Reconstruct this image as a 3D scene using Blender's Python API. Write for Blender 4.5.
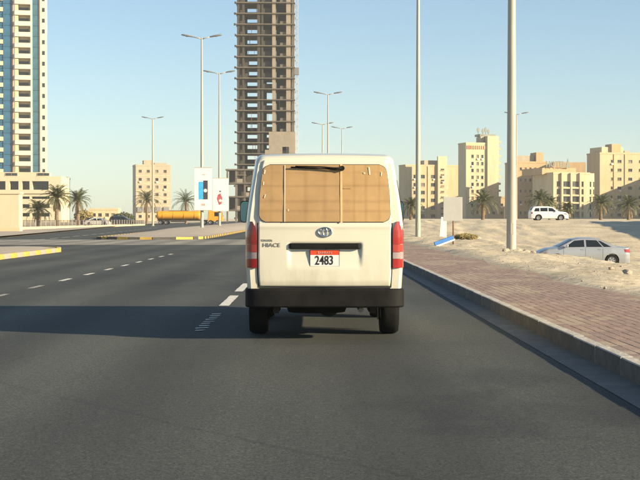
import bpy, bmesh, math, random
from math import radians as R, sin, cos, pi, sqrt
from mathutils import Vector, Matrix, noise

for o in list(bpy.data.objects): bpy.data.objects.remove(o)
scene = bpy.context.scene
col = scene.collection

# ---------------------------------------------------------------- camera
F = 1400.0; CAM_H = 1.23
cam_d = bpy.data.cameras.new('camera'); cam = bpy.data.objects.new('camera', cam_d); col.objects.link(cam)
cam_d.sensor_width = 36; cam_d.lens = F / 640 * 36; cam_d.clip_start = 0.1; cam_d.clip_end = 9000
cam.location = (0, 0, CAM_H)
cam.rotation_euler = (R(90) - math.atan(20 / F), 0, -math.atan(8 / F))
scene.camera = cam

# ---------------------------------------------------------------- sky and sun
SUN_AZ = 115.0      # clockwise from +Y: to the right and behind
SUN_EL = 19.0
world = bpy.data.worlds.new('World'); scene.world = world; world.use_nodes = True
wn = world.node_tree; bg = wn.nodes['Background']
sky = wn.nodes.new('ShaderNodeTexSky'); sky.sky_type = 'NISHITA'; sky.sun_disc = False
sky.sun_elevation = R(SUN_EL); sky.sun_rotation = R(SUN_AZ)
sky.air_density = 0.85; sky.dust_density = 0.4; sky.ozone_density = 2.1; sky.altitude = 0
tint = wn.nodes.new('ShaderNodeMix'); tint.data_type = 'RGBA'; tint.blend_type = 'MULTIPLY'; tint.inputs[0].default_value = 1.0; tint.inputs[7].default_value = (0.97, 1.02, 0.99, 1)
wn.links.new(sky.outputs['Color'], tint.inputs[6]); wn.links.new(tint.outputs[2], bg.inputs['Color']); bg.inputs['Strength'].default_value = 0.076
sd = bpy.data.lights.new('sun', 'SUN'); so = bpy.data.objects.new('sun', sd); col.objects.link(so)
sd.energy = 5.0; sd.angle = R(0.53); sd.color = (1.0, 0.83, 0.56)
az, el = R(SUN_AZ), R(SUN_EL)
to_sun = Vector((sin(az) * cos(el), cos(az) * cos(el), sin(el)))
so.rotation_euler = to_sun.to_track_quat('Z', 'Y').to_euler(); so.location = to_sun * 60

vs = scene.view_settings
scene.display_settings.display_device = 'sRGB'
vs.view_transform = 'Standard'; vs.look = 'None'; vs.gamma = 1; vs.use_curve_mapping = False
vs.exposure = 1.12

rng = random.Random(7)

# ---------------------------------------------------------------- helpers
def PX(x, Y): return (x - 312) / F * Y
def PZ(y, Y): return CAM_H - (y - 220) / F * Y
def sm(x, a, b):
    t = min(1, max(0, (x - a) / (b - a))); return t * t * (3 - 2 * t)
def lerp_tab(t, x):
    if x <= t[0][0]: return t[0][1]
    for (a, va), (b, vb) in zip(t, t[1:]):
        if x <= b: return va + (vb - va) * (x - a) / (b - a)
    return t[-1][1]

def mk(name, c, rough=0.6, var=0.12, scale=3.0, bump=0.0, bscale=40.0, metal=0.0, stretch=None, c2=None, spec=0.5, coat=0.0, rvar=0.0):
    m = bpy.data.materials.new(name); m.use_nodes = True
    nt = m.node_tree; b = nt.nodes['Principled BSDF']
    b.inputs['Roughness'].default_value = rough; b.inputs['Metallic'].default_value = metal
    b.inputs['Specular IOR Level'].default_value = spec
    if coat: b.inputs['Coat Weight'].default_value = coat; b.inputs['Coat Roughness'].default_value = 0.08
    tc = nt.nodes.new('ShaderNodeTexCoord'); mp = nt.nodes.new('ShaderNodeMapping')
    nt.links.new(tc.outputs['Object'], mp.inputs['Vector'])
    if stretch: mp.inputs['Scale'].default_value = stretch
    n = nt.nodes.new('ShaderNodeTexNoise'); n.inputs['Scale'].default_value = scale; n.inputs['Detail'].default_value = 6
    n.inputs['Roughness'].default_value = 0.65
    nt.links.new(mp.outputs['Vector'], n.inputs['Vector'])
    r = nt.nodes.new('ShaderNodeValToRGB'); r.color_ramp.elements[0].position = 0.3; r.color_ramp.elements[1].position = 0.7
    lo = [max(0, x * (1 - var)) for x in c]; hi = [min(0.95, x * (1 + var)) for x in (c2 or c)]
    r.color_ramp.elements[0].color = (*lo, 1); r.color_ramp.elements[1].color = (*hi, 1)
    nt.links.new(n.outputs['Fac'], r.inputs['Fac']); nt.links.new(r.outputs['Color'], b.inputs['Base Color'])
    if rvar:
        mr = nt.nodes.new('ShaderNodeMapRange'); mr.inputs['To Min'].default_value = max(0.02, rough - rvar); mr.inputs['To Max'].default_value = min(1, rough + rvar)
        nt.links.new(n.outputs['Fac'], mr.inputs['Value']); nt.links.new(mr.outputs['Result'], b.inputs['Roughness'])
    if bump:
        n2 = nt.nodes.new('ShaderNodeTexNoise'); n2.inputs['Scale'].default_value = bscale; n2.inputs['Detail'].default_value = 5
        nt.links.new(tc.outputs['Object'], n2.inputs['Vector'])
        bp = nt.nodes.new('ShaderNodeBump'); bp.inputs['Strength'].default_value = bump; bp.inputs['Distance'].default_value = 0.02
        nt.links.new(n2.outputs['Fac'], bp.inputs['Height']); nt.links.new(bp.outputs['Normal'], b.inputs['Normal'])
    return m

class MB:
    def __init__(s): s.v = []; s.f = []
    def add(s, vs, fs):
        o = len(s.v); s.v += [tuple(p) for p in vs]; s.f += [tuple(i + o for i in f) for f in fs]; return s
    def box(s, x0, x1, y0, y1, z0, z1):
        return s.add([(x0,y0,z0),(x1,y0,z0),(x1,y1,z0),(x0,y1,z0),(x0,y0,z1),(x1,y0,z1),(x1,y1,z1),(x0,y1,z1)],
                     [(0,3,2,1),(4,5,6,7),(0,1,5,4),(1,2,6,5),(2,3,7,6),(3,0,4,7)])
    def prism(s, pts, z0, z1):      # plan outline, counter-clockwise
        n = len(pts)
        return s.add([(x,y,z0) for x,y in pts] + [(x,y,z1) for x,y in pts],
                     [tuple(range(n))[::-1], tuple(range(n, 2*n))] + [(i,(i+1)%n,(i+1)%n+n,i+n) for i in range(n)])
    def tube(s, path, rad, n=8, cap=True):
        path = [Vector(p) for p in path]; k = len(path)
        rad = rad if isinstance(rad, (list, tuple)) else [rad] * k
        vs = []; ref = None
        for i, p in enumerate(path):
            t = (path[min(i+1,k-1)] - path[max(i-1,0)]).normalized()
            if ref is None: ref = Vector((0,0,1)) if abs(t.z) < 0.9 else Vector((1,0,0))
            a = t.cross(ref).normalized(); b = a.cross(t).normalized(); ref = b
            for j in range(n):
                q = 2*pi*j/n; vs.append(p + (a*cos(q) + b*sin(q)) * rad[i])
        fs = [(i*n+j, i*n+(j+1)%n, (i+1)*n+(j+1)%n, (i+1)*n+j) for i in range(k-1) for j in range(n)]
        if cap: fs += [tuple(range(n))[::-1], tuple(range((k-1)*n, k*n))]
        return s.add(vs, fs)
    def lathe(s, prof, n=24, axis='z', c=(0,0,0), closed=False):   # prof: (r, h)
        vs = []; k = len(prof)
        for r, h in prof:
            for j in range(n):
                q = 2*pi*j/n; u, w = r*cos(q), r*sin(q)
                p = {'z':(u,w,h), 'x':(h,u,w), 'y':(w,h,u)}[axis]
                vs.append((p[0]+c[0], p[1]+c[1], p[2]+c[2]))
        kk = k if closed else k-1
        return s.add(vs, [(i*n+j, i*n+(j+1)%n, ((i+1)%k)*n+(j+1)%n, ((i+1)%k)*n+j) for i in range(kk) for j in range(n)])
    def grid(s, fn, nu, nv, flip=False):
        vs = [fn(i/nu, j/nv) for j in range(nv+1) for i in range(nu+1)]; w = nu+1
        fs = [(j*w+i, j*w+i+1, (j+1)*w+i+1, (j+1)*w+i) for j in range(nv) for i in range(nu)]
        if flip: fs = [f[::-1] for f in fs]
        return s.add(vs, fs)
    def mesh(s, name, mat, smooth=False, recalc=False, angle=None):
        me = bpy.data.meshes.new(name); me.from_pydata(s.v, [], s.f)
        if recalc:
            bm = bmesh.new(); bm.from_mesh(me); bmesh.ops.remove_doubles(bm, verts=bm.verts, dist=1e-5)
            bmesh.ops.recalc_face_normals(bm, faces=bm.faces); bm.to_mesh(me); bm.free()
        me.materials.append(mat)
        if smooth:
            me.polygons.foreach_set('use_smooth', [True]*len(me.polygons))
            if angle: me.set_sharp_from_angle(angle=R(angle))
        me.update(); return me
    def build(s, name, mat, parent=None, loc=(0,0,0), smooth=False, recalc=False, bevel=0, angle=None, rz=0):
        o = link(name, s.mesh(name, mat, smooth, recalc, angle), parent, loc, rz)
        if bevel:
            b = o.modifiers.new('bevel', 'BEVEL'); b.width = bevel; b.segments = 2; b.limit_method = 'ANGLE'; b.angle_limit = R(35)
        return o

def link(name, data, parent=None, loc=(0,0,0), rz=0, scale=None):
    o = bpy.data.objects.new(name, data); col.objects.link(o); o.location = loc; o.rotation_euler = (0,0,rz)
    if scale: o.scale = scale
    if parent: o.parent = parent
    return o
def thing(name, label, cat, loc=(0,0,0), rz=0, group=None):
    o = link(name, None, None, loc, rz); o.empty_display_size = 0.2
    return tag(o, label, cat, group)
def tag(o, label, cat, group=None):
    o['label'] = label; o['category'] = cat
    if group: o['group'] = group
    return o
def struct(o): o['kind'] = 'structure'; return o
def copy_tree(root, loc, rz, label, group=None):
    r = root.copy(); col.objects.link(r); r.location = loc; r.rotation_euler = (0,0,rz); r['label'] = label
    if group: r['group'] = group
    for ch in root.children:
        c = ch.copy(); col.objects.link(c); c.parent = r
        for g in ch.children:
            d = g.copy(); col.objects.link(d); d.parent = c
    return r
def text(body, size, mat, parent, loc, name, sx=1.0, extrude=0.002, offset=0.0, rot=(pi/2,0,0)):
    cu = bpy.data.curves.new(name, 'FONT'); cu.body = body; cu.size = size; cu.extrude = extrude; cu.offset = offset
    cu.align_x = 'CENTER'; cu.align_y = 'CENTER'
    t = bpy.data.objects.new(name, cu); col.objects.link(t)
    dg = bpy.context.evaluated_depsgraph_get(); dg.update()
    me = bpy.data.meshes.new_from_object(t.evaluated_get(dg)); me.name = name
    bpy.data.objects.remove(t)
    me.materials.clear(); me.materials.append(mat)
    o = link(name, me, parent, loc); o.rotation_euler = rot; o.scale = (sx,1,1); return o

# ---------------------------------------------------------------- materials
def asphalt_mat(name, base, light):
    m = bpy.data.materials.new(name); m.use_nodes = True; nt = m.node_tree; b = nt.nodes['Principled BSDF']
    N = nt.nodes.new; L = nt.links.new
    b.inputs['Roughness'].default_value = 0.82; b.inputs['Specular IOR Level'].default_value = 0.35
    tc = N('ShaderNodeTexCoord')
    def nz(scale, detail=5, st=None, rough=0.6):
        n = N('ShaderNodeTexNoise'); n.inputs['Scale'].default_value = scale; n.inputs['Detail'].default_value = detail; n.inputs['Roughness'].default_value = rough
        if st:
            mp = N('ShaderNodeMapping'); mp.inputs['Scale'].default_value = st; L(tc.outputs['Object'], mp.inputs['Vector']); L(mp.outputs['Vector'], n.inputs['Vector'])
        else: L(tc.outputs['Object'], n.inputs['Vector'])
        return n
    def ramp(src, p0, p1, c0, c1):
        r = N('ShaderNodeValToRGB'); e = r.color_ramp.elements; e[0].position = p0; e[1].position = p1
        e[0].color = (*c0,1); e[1].color = (*c1,1); L(src, r.inputs['Fac']); return r.outputs['Color']
    def mix(kind, f, a, bb):
        x = N('ShaderNodeMix'); x.data_type = 'RGBA'; x.blend_type = kind; x.inputs[0].default_value = f
        L(a, x.inputs[6]); L(bb, x.inputs[7]); return x.outputs[2]
    streak = ramp(nz(1.0, 4, (0.9, 0.04, 1)).outputs['Fac'], 0.3, 0.72, base, light)
    blotch = ramp(nz(0.5, 6, (1, 0.35, 1)).outputs['Fac'], 0.33, 0.6, (0.62,0.63,0.66), (1,1,1))
    c = mix('MULTIPLY', 0.75, streak, blotch)
    speck = ramp(nz(55, 3, None, 0.7).outputs['Fac'], 0.34, 0.70, (0.32,0.32,0.33), (1.9,1.87,1.75))
    c = mix('MULTIPLY', 0.9, c, speck)
    stones = ramp(nz(16, 2).outputs['Fac'], 0.35, 0.7, (0.75,0.75,0.75), (1.2,1.2,1.18))
    c = mix('MULTIPLY', 0.8, c, stones)
    # fine cracks and seams
    v = N('ShaderNodeTexVoronoi'); v.feature = 'DISTANCE_TO_EDGE'; v.inputs['Scale'].default_value = 0.14
    wob = nz(0.8, 4); ad = N('ShaderNodeMixRGB'); ad.inputs[0].default_value = 0.12; L(tc.outputs['Object'], ad.inputs[1]); L(wob.outputs['Color'], ad.inputs[2]); L(ad.outputs[0], v.inputs['Vector'])
    cr = ramp(v.outputs['Distance'], 0.0005, 0.0025, (0.55,0.55,0.55), (1,1,1))
    c = mix('MULTIPLY', 0.5, c, cr)
    # polished wheel tracks along the lanes, drip line between them
    sx_ = N('ShaderNodeSeparateXYZ'); L(tc.outputs['Object'], sx_.inputs[0])
    def mth(op, a, bv):
        n_ = N('ShaderNodeMath'); n_.operation = op
        for i_, q in enumerate((a, bv)):
            if q is None: continue
            if isinstance(q, (int, float)): n_.inputs[i_].default_value = q
            else: L(q, n_.inputs[i_])
        return n_.outputs[0]
    wv = mth('COSINE', mth('MULTIPLY', mth('SUBTRACT', sx_.outputs[0], 0.55), 2 * pi / 1.75), None)
    wv = mth('ADD', mth('MULTIPLY', wv, -0.5), 0.5)
    wv = mth('MULTIPLY', wv, nz(0.35, 4, (1, 0.12, 1)).outputs['Fac'])
    c = mix('MULTIPLY', 1.0, c, ramp(wv, 0.05, 0.55, (0.80,0.80,0.81), (1.22,1.22,1.20)))
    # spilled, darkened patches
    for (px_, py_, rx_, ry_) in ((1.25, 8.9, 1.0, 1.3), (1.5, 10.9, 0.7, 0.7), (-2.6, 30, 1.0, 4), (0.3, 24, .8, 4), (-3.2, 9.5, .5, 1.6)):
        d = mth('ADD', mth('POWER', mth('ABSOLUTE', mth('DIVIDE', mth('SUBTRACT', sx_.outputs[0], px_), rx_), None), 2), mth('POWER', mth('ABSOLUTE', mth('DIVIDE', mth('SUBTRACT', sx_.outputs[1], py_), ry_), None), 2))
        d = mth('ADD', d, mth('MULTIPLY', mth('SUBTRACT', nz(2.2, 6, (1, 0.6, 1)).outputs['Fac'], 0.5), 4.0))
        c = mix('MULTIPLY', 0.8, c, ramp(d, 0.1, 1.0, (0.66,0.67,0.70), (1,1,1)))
    L(c, b.inputs['Base Color'])
    bp = N('ShaderNodeBump'); bp.inputs['Strength'].default_value = 0.35; bp.inputs['Distance'].default_value = 0.006
    L(nz(90, 3).outputs['Fac'], bp.inputs['Height']); L(bp.outputs['Normal'], b.inputs['Normal'])
    return m

def paver_mat():
    m = bpy.data.materials.new('brick_paving'); m.use_nodes = True; nt = m.node_tree; b = nt.nodes['Principled BSDF']
    N = nt.nodes.new; L = nt.links.new; b.inputs['Roughness'].default_value = 0.9; b.inputs['Specular IOR Level'].default_value = 0.25
    tc = N('ShaderNodeTexCoord')
    br = N('ShaderNodeTexBrick'); br.inputs['Scale'].default_value = 1; br.inputs['Brick Width'].default_value = 0.2; br.inputs['Row Height'].default_value = 0.1
    br.inputs['Mortar Size'].default_value = 0.004; br.inputs['Bias'].default_value = -0.2
    br.inputs['Color1'].default_value = (0.305,0.215,0.175,1); br.inputs['Color2'].default_value = (0.21,0.15,0.128,1); br.inputs['Mortar'].default_value = (0.20,0.15,0.11,1)
    mp = N('ShaderNodeMapping'); mp.inputs['Rotation'].default_value = (0, 0, R(45)); L(tc.outputs['Object'], mp.inputs['Vector']); L(mp.outputs['Vector'], br.inputs['Vector'])
    mp2 = N('ShaderNodeMapping'); mp2.inputs['Scale'].default_value = (1, 0.35, 1); L(tc.outputs['Object'], mp2.inputs['Vector'])
    n = N('ShaderNodeTexNoise'); n.inputs['Scale'].default_value = 1.3; n.inputs['Detail'].default_value = 8; n.inputs['Roughness'].default_value = 0.7
    L(mp2.outputs['Vector'], n.inputs['Vector'])
    r = N('ShaderNodeValToRGB'); r.color_ramp.elements[0].position = 0.42; r.color_ramp.elements[1].position = 0.75
    L(n.outputs['Fac'], r.inputs['Fac'])
    x = N('ShaderNodeMix'); x.data_type = 'RGBA'; L(r.outputs['Color'], x.inputs[0]); L(br.outputs['Color'], x.inputs[6]); x.inputs[7].default_value = (0.40,0.315,0.24,1)
    L(x.outputs[2], b.inputs['Base Color'])
    bp = N('ShaderNodeBump'); bp.inputs['Strength'].default_value = 0.6; bp.inputs['Distance'].default_value = 0.008
    n2 = N('ShaderNodeTexNoise'); n2.inputs['Scale'].default_value = 14; n2.inputs['Detail'].default_value = 6; L(tc.outputs['Object'], n2.inputs['Vector'])
    sb = N('ShaderNodeMath'); sb.operation = 'SUBTRACT'; L(n2.outputs['Fac'], sb.inputs[0]); L(br.outputs['Fac'], sb.inputs[1]); L(sb.outputs[0], bp.inputs['Height'])
    L(bp.outputs['Normal'], b.inputs['Normal']); return m

def sand_mat():
    m = bpy.data.materials.new('sand'); m.use_nodes = True; nt = m.node_tree; b = nt.nodes['Principled BSDF']
    N = nt.nodes.new; L = nt.links.new; b.inputs['Roughness'].default_value = 0.95; b.inputs['Specular IOR Level'].default_value = 0.15
    tc = N('ShaderNodeTexCoord')
    n = N('ShaderNodeTexNoise'); n.inputs['Scale'].default_value = 0.22; n.inputs['Detail'].default_value = 10; n.inputs['Roughness'].default_value = 0.68
    L(tc.outputs['Object'], n.inputs['Vector'])
    r = N('ShaderNodeValToRGB'); e = r.color_ramp.elements; e[0].position = 0.34; e[1].position = 0.66
    e[0].color = (0.55,0.46,0.32,1); e[1].color = (0.74,0.64,0.47,1)
    L(n.outputs['Fac'], r.inputs['Fac'])
    n3 = N('ShaderNodeTexNoise'); n3.inputs['Scale'].default_value = 5; n3.inputs['Detail'].default_value = 6; L(tc.outputs['Object'], n3.inputs['Vector'])
    r3 = N('ShaderNodeValToRGB'); r3.color_ramp.elements[0].position = 0.3; r3.color_ramp.elements[1].position = 0.6
    r3.color_ramp.elements[0].color = (0.50,0.48,0.44,1); r3.color_ramp.elements[1].color = (1,1,1,1); L(n3.outputs['Fac'], r3.inputs['Fac'])
    x = N('ShaderNodeMix'); x.data_type = 'RGBA'; x.blend_type = 'MULTIPLY'; x.inputs[0].default_value = 0.6
    L(r.outputs['Color'], x.inputs[6]); L(r3.outputs['Color'], x.inputs[7]); L(x.outputs[2], b.inputs['Base Color'])
    bp = N('ShaderNodeBump'); bp.inputs['Strength'].default_value = 0.7; bp.inputs['Distance'].default_value = 0.08
    n2 = N('ShaderNodeTexNoise'); n2.inputs['Scale'].default_value = 3.5; n2.inputs['Detail'].default_value = 8; n2.inputs['Roughness'].default_value = 0.65; L(tc.outputs['Object'], n2.inputs['Vector'])
    L(n2.outputs['Fac'], bp.inputs['Height']); L(bp.outputs['Normal'], b.inputs['Normal']); return m

def cardboard_mat(col_=(0.385,0.245,0.112)):
    m = mk('cardboard', col_, 0.42, 0.10, 3.0, 0.08, 18, rvar=0.2)
    nt = m.node_tree; b = nt.nodes['Principled BSDF']; N = nt.nodes.new; L = nt.links.new
    src = b.inputs['Base Color'].links[0].from_socket
    tc = N('ShaderNodeTexCoord')
    def band(direction, scale, amt, prev):
        w = N('ShaderNodeTexWave'); w.bands_direction = direction; w.inputs['Scale'].default_value = scale; w.inputs['Distortion'].default_value = 1.2
        w.inputs['Detail'].default_value = 3; w.inputs['Detail Scale'].default_value = 0.8
        L(tc.outputs['Object'], w.inputs['Vector'])
        r = N('ShaderNodeValToRGB'); r.color_ramp.elements[0].position = 0.02; r.color_ramp.elements[1].position = 0.28
        r.color_ramp.elements[0].color = (0.72,0.68,0.64,1); r.color_ramp.elements[1].color = (1,1,1,1)
        L(w.outputs['Fac'], r.inputs['Fac'])
        x = N('ShaderNodeMix'); x.data_type = 'RGBA'; x.blend_type = 'MULTIPLY'; x.inputs[0].default_value = amt
        L(prev, x.inputs[6]); L(r.outputs['Color'], x.inputs[7]); return x.outputs[2]
    s = src; sp_ = N('ShaderNodeSeparateXYZ'); wob = N('ShaderNodeTexNoise'); wob.inputs['Scale'].default_value = 3.0
    av = N('ShaderNodeMixRGB'); av.inputs[0].default_value = 0.02; L(tc.outputs['Object'], wob.inputs['Vector']); L(tc.outputs['Object'], av.inputs[1]); L(wob.outputs['Color'], av.inputs[2]); L(av.outputs[0], sp_.inputs[0])
    for axis, pos, wd, am in ((0,-.52,.012,.25),(0,-.18,.02,.35),(0,.01,.02,.35),(0,.30,.012,.40),(0,.42,.014,.45),(0,.55,.012,.35),(2,1.555,.012,.5),(2,1.40,.016,.45),(2,1.305,.014,.45),(2,1.69,.01,.2)):
        a = N('ShaderNodeMath'); a.operation = 'SUBTRACT'; a.inputs[1].default_value = pos; L(sp_.outputs[axis], a.inputs[0])
        b2 = N('ShaderNodeMath'); b2.operation = 'ABSOLUTE'; L(a.outputs[0], b2.inputs[0])
        r = N('ShaderNodeValToRGB'); r.color_ramp.elements[0].position = wd * 0.25; r.color_ramp.elements[1].position = wd * 1.6
        r.color_ramp.elements[0].color = (0.70,0.67,0.64,1); r.color_ramp.elements[1].color = (1,1,1,1); L(b2.outputs[0], r.inputs['Fac'])
        x = N('ShaderNodeMix'); x.data_type = 'RGBA'; x.blend_type = 'MULTIPLY'; x.inputs[0].default_value = am
        L(s, x.inputs[6]); L(r.outputs['Color'], x.inputs[7]); s = x.outputs[2]
    L(s, b.inputs['Base Color'])
    return m

def van_mat():
    m = mk('cream_van_paint', (0.64,0.615,0.505), 0.33, 0.035, 2.0, 0.0, coat=0.6, rvar=0.10)
    nt = m.node_tree; b = nt.nodes['Principled BSDF']; N = nt.nodes.new; L = nt.links.new
    src = b.inputs['Base Color'].links[0].from_socket; tc = N('ShaderNodeTexCoord')
    sp_ = N('ShaderNodeSeparateXYZ'); L(tc.outputs['Object'], sp_.inputs[0])
    mr = N('ShaderNodeMapRange'); mr.inputs['From Min'].default_value = 0.95; mr.inputs['From Max'].default_value = 0.45; mr.inputs['To Min'].default_value = -0.12; mr.inputs['To Max'].default_value = 0.30
    L(sp_.outputs[2], mr.inputs['Value'])
    mp = N('ShaderNodeMapping'); mp.inputs['Scale'].default_value = (5, 5, 1.2); L(tc.outputs['Object'], mp.inputs['Vector'])
    n = N('ShaderNodeTexNoise'); n.inputs['Scale'].default_value = 1.6; n.inputs['Detail'].default_value = 8; n.inputs['Roughness'].default_value = 0.7; L(mp.outputs['Vector'], n.inputs['Vector'])
    a = N('ShaderNodeMath'); a.operation = 'ADD'; L(mr.outputs['Result'], a.inputs[0]); L(n.outputs['Fac'], a.inputs[1])
    r = N('ShaderNodeValToRGB'); r.color_ramp.elements[0].position = 0.50; r.color_ramp.elements[1].position = 0.95; L(a.outputs[0], r.inputs['Fac'])
    h = N('ShaderNodeMath'); h.operation = 'MULTIPLY'; h.inputs[1].default_value = 0.55; L(r.outputs['Color'], h.inputs[0])
    x = N('ShaderNodeMix'); x.data_type = 'RGBA'; L(h.outputs[0], x.inputs[0]); L(src, x.inputs[6]); x.inputs[7].default_value = (0.40,0.35,0.26,1)
    L(x.outputs[2], b.inputs['Base Color']); return m

M = {}
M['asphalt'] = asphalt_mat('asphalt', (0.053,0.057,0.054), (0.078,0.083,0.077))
M['asphalt_dusty'] = asphalt_mat('dusty_asphalt', (0.24,0.23,0.20), (0.30,0.285,0.25))
M['paver'] = paver_mat(); M['sand'] = sand_mat()
M['paint'] = mk('road_paint', (0.62,0.60,0.53), 0.7, 0.35, 14, 0.2, 60)
M['paint_worn'] = mk('worn_road_paint', (0.30,0.29,0.26), 0.8, 0.45, 9, 0.2, 60)
M['kerb'] = mk('kerb_concrete', (0.42,0.39,0.34), 0.9, 0.22, 5, 0.5, 30)
M['kerb_face_shade'] = mk('shaded_kerb_face', (0.105,0.095,0.082), 0.9, 0.4, 4, 0.5, 30)  # road-side kerb face: its shade is put into a darker colour
M['kerb_yellow'] = mk('yellow_kerb_paint', (0.52,0.34,0.07), 0.75, 0.25, 6, 0.3, 30)
M['kerb_black'] = mk('black_kerb_paint', (0.07,0.065,0.06), 0.8, 0.3, 6, 0.3, 30)
M['kerb_pale'] = mk('faded_kerb_paint', (0.33,0.30,0.25), 0.85, 0.2, 6, 0.3, 30)
M['concrete_paving'] = mk('concrete_paving', (0.40,0.34,0.27), 0.9, 0.18, 1.2, 0.3, 20)
M['gutter'] = mk('gutter_concrete', (0.15,0.145,0.13), 0.9, 0.25, 3, 0.4, 40)
M['van'] = van_mat()
M['black_plastic'] = mk('black_plastic', (0.009,0.009,0.010), 0.6, 0.3, 5, 0.06, 120, spec=0.12, c2=(0.013,0.0125,0.012), rvar=0.08)
M['rubber'] = mk('tyre_rubber', (0.011,0.011,0.011), 0.9, 0.3, 10, 0.15, 60, spec=0.2)
M['under'] = mk('underbody_dirt', (0.03,0.028,0.026), 0.85, 0.4, 6)
M['steel'] = mk('wheel_steel', (0.35,0.35,0.35), 0.45, 0.15, 6, metal=0.7)
M['exhaust'] = mk('exhaust_steel', (0.25,0.22,0.2), 0.5, 0.3, 12, metal=0.8)
M['chrome'] = mk('chrome', (0.75,0.76,0.78), 0.12, 0.03, 4, metal=1.0)
M['glass'] = mk('dark_car_glass', (0.012,0.015,0.018), 0.06, 0.1, 2, spec=0.6)
M['seal'] = mk('rubber_seal', (0.02,0.02,0.02), 0.7, 0.1, 5)
M['mirror'] = mk('mirror_glass', (0.10,0.20,0.27), 0.05, 0.02, 3, metal=1.0)
M['card'] = cardboard_mat(); M['card_bright'] = cardboard_mat((0.43,0.275,0.12))
M['tape'] = mk('packing_tape', (0.60,0.42,0.21), 0.16, 0.08, 20, 0.15, 30)
M['tape_shiny'] = mk('shiny_clear_tape', (0.66,0.55,0.38), 0.08, 0.05, 20)
M['red_lens'] = mk('red_lens', (0.27,0.008,0.01), 0.12, 0.1, 12, coat=0.6)
M['amber_lens'] = mk('amber_lens', (0.32,0.035,0.032), 0.12, 0.1, 12, coat=0.6)
M['clear_lens'] = mk('clear_lens', (0.30,0.24,0.24), 0.12, 0.15, 20, coat=0.6)
M['plate_white'] = mk('plate_white', (0.72,0.71,0.68), 0.4, 0.06, 20)
M['plate_red'] = mk('plate_red', (0.62,0.065,0.02), 0.4, 0.06, 20)
M['badge'] = mk('badge_grey', (0.24,0.235,0.215), 0.4, 0.1, 20, metal=0.3)
M['ink'] = mk('black_ink', (0.012,0.012,0.014), 0.5, 0.1, 20)
M['silver'] = mk('silver_car_paint', (0.33,0.35,0.375), 0.28, 0.05, 2, metal=0.35, coat=0.5)
M['white_car'] = mk('white_car_paint', (0.78,0.76,0.72), 0.3, 0.03, 2, coat=0.4)
M['dark_car'] = mk('dark_car_paint', (0.025,0.028,0.035), 0.25, 0.1, 2, coat=0.5)
M['pole'] = mk('galvanised_pole', (0.40,0.37,0.30), 0.55, 0.14, 3, metal=0.1, stretch=(1,1,0.15))
M['lamp'] = mk('lamp_housing', (0.20,0.20,0.20), 0.5, 0.15, 5)
M['lamp_lens'] = mk('lamp_lens', (0.35,0.36,0.36), 0.15, 0.05, 5)
M['trunk'] = mk('palm_trunk', (0.20,0.14,0.085), 0.95, 0.35, 6, 0.8, 16)
M['frond'] = mk('palm_frond', (0.075,0.095,0.035), 0.65, 0.4, 1.2, c2=(0.12,0.125,0.05))
M['dead_frond'] = mk('dry_palm_frond', (0.24,0.17,0.09), 0.8, 0.3, 2)
M['scrub'] = mk('dry_scrub', (0.27,0.215,0.09), 0.9, 0.35, 6)
M['leaf'] = mk('shrub_leaf', (0.07,0.08,0.035), 0.8, 0.35, 3)
M['cream'] = mk('cream_render', (0.530,0.409,0.242), 0.9, 0.13, 0.6, 0.2, 6, stretch=(1,1,0.18))
M['cream2'] = mk('pale_cream_render', (0.577,0.470,0.298), 0.9, 0.13, 0.6, 0.2, 6, stretch=(1,1,0.18))
M['ochre'] = mk('ochre_render', (0.493,0.344,0.186), 0.9, 0.13, 0.6, 0.2, 6, stretch=(1,1,0.18))
M['white_wall'] = mk('white_render', (0.577,0.502,0.353), 0.85, 0.07, 0.3, 0.15, 6)
M['whiter'] = mk('white_tower_cladding', (0.614,0.558,0.456), 0.7, 0.05, 0.3)
M['tan'] = mk('tan_render', (0.43,0.36,0.26), 0.9, 0.13, 0.6, 0.2, 6, stretch=(1,1,0.18))
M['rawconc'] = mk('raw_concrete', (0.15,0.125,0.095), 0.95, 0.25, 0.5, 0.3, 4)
M['darkconc'] = mk('shaded_concrete', (0.062,0.052,0.042), 0.95, 0.25, 0.4, 0.3, 4)  # concrete colour darkened to stand in for the tower's unlit bays
M['block'] = mk('block_infill', (0.31,0.26,0.20), 0.95, 0.12, 0.6, 0.3, 5)
M['window_glass'] = mk('window_glass', (0.035,0.04,0.045), 0.12, 0.3, 1.5)
M['glass_mid'] = mk('window_glass_blinds', (0.09,0.085,0.075), 0.2, 0.3, 1.5)
M['glass_curtain'] = mk('window_glass_curtain', (0.20,0.17,0.125), 0.3, 0.3, 1.5)
M['frame'] = mk('window_frame', (0.35,0.32,0.27), 0.6, 0.1, 3)
M['blue_glass'] = mk('blue_curtain_glass', (0.03,0.11,0.20), 0.12, 0.3, 0.25)
M['teal_glass'] = mk('teal_curtain_glass', (0.05,0.13,0.17), 0.12, 0.3, 0.25)
M['rust'] = mk('rust_red_trim', (0.30,0.13,0.07), 0.7, 0.1, 1)
M['orange'] = mk('orange_truck_paint', (0.72,0.34,0.02), 0.45, 0.10, 1.5, coat=0.2)
M['chassis'] = mk('truck_chassis', (0.05,0.04,0.035), 0.7, 0.3, 3)
M['board_white'] = mk('poster_white', (0.80,0.76,0.68), 0.45, 0.03, 2)
M['poster_blue'] = mk('poster_blue', (0.05,0.38,0.70), 0.45, 0.15, 4)
M['poster_dark'] = mk('poster_dark', (0.05,0.045,0.07), 0.45, 0.4, 6)
M['poster_red'] = mk('poster_red', (0.42,0.10,0.12), 0.45, 0.5, 7)
M['poster_pink'] = mk('poster_pink', (0.75,0.36,0.30), 0.45, 0.2, 5)
M['sign_grey'] = mk('grey_sign_back', (0.36,0.36,0.34), 0.55, 0.08, 3)
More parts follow.
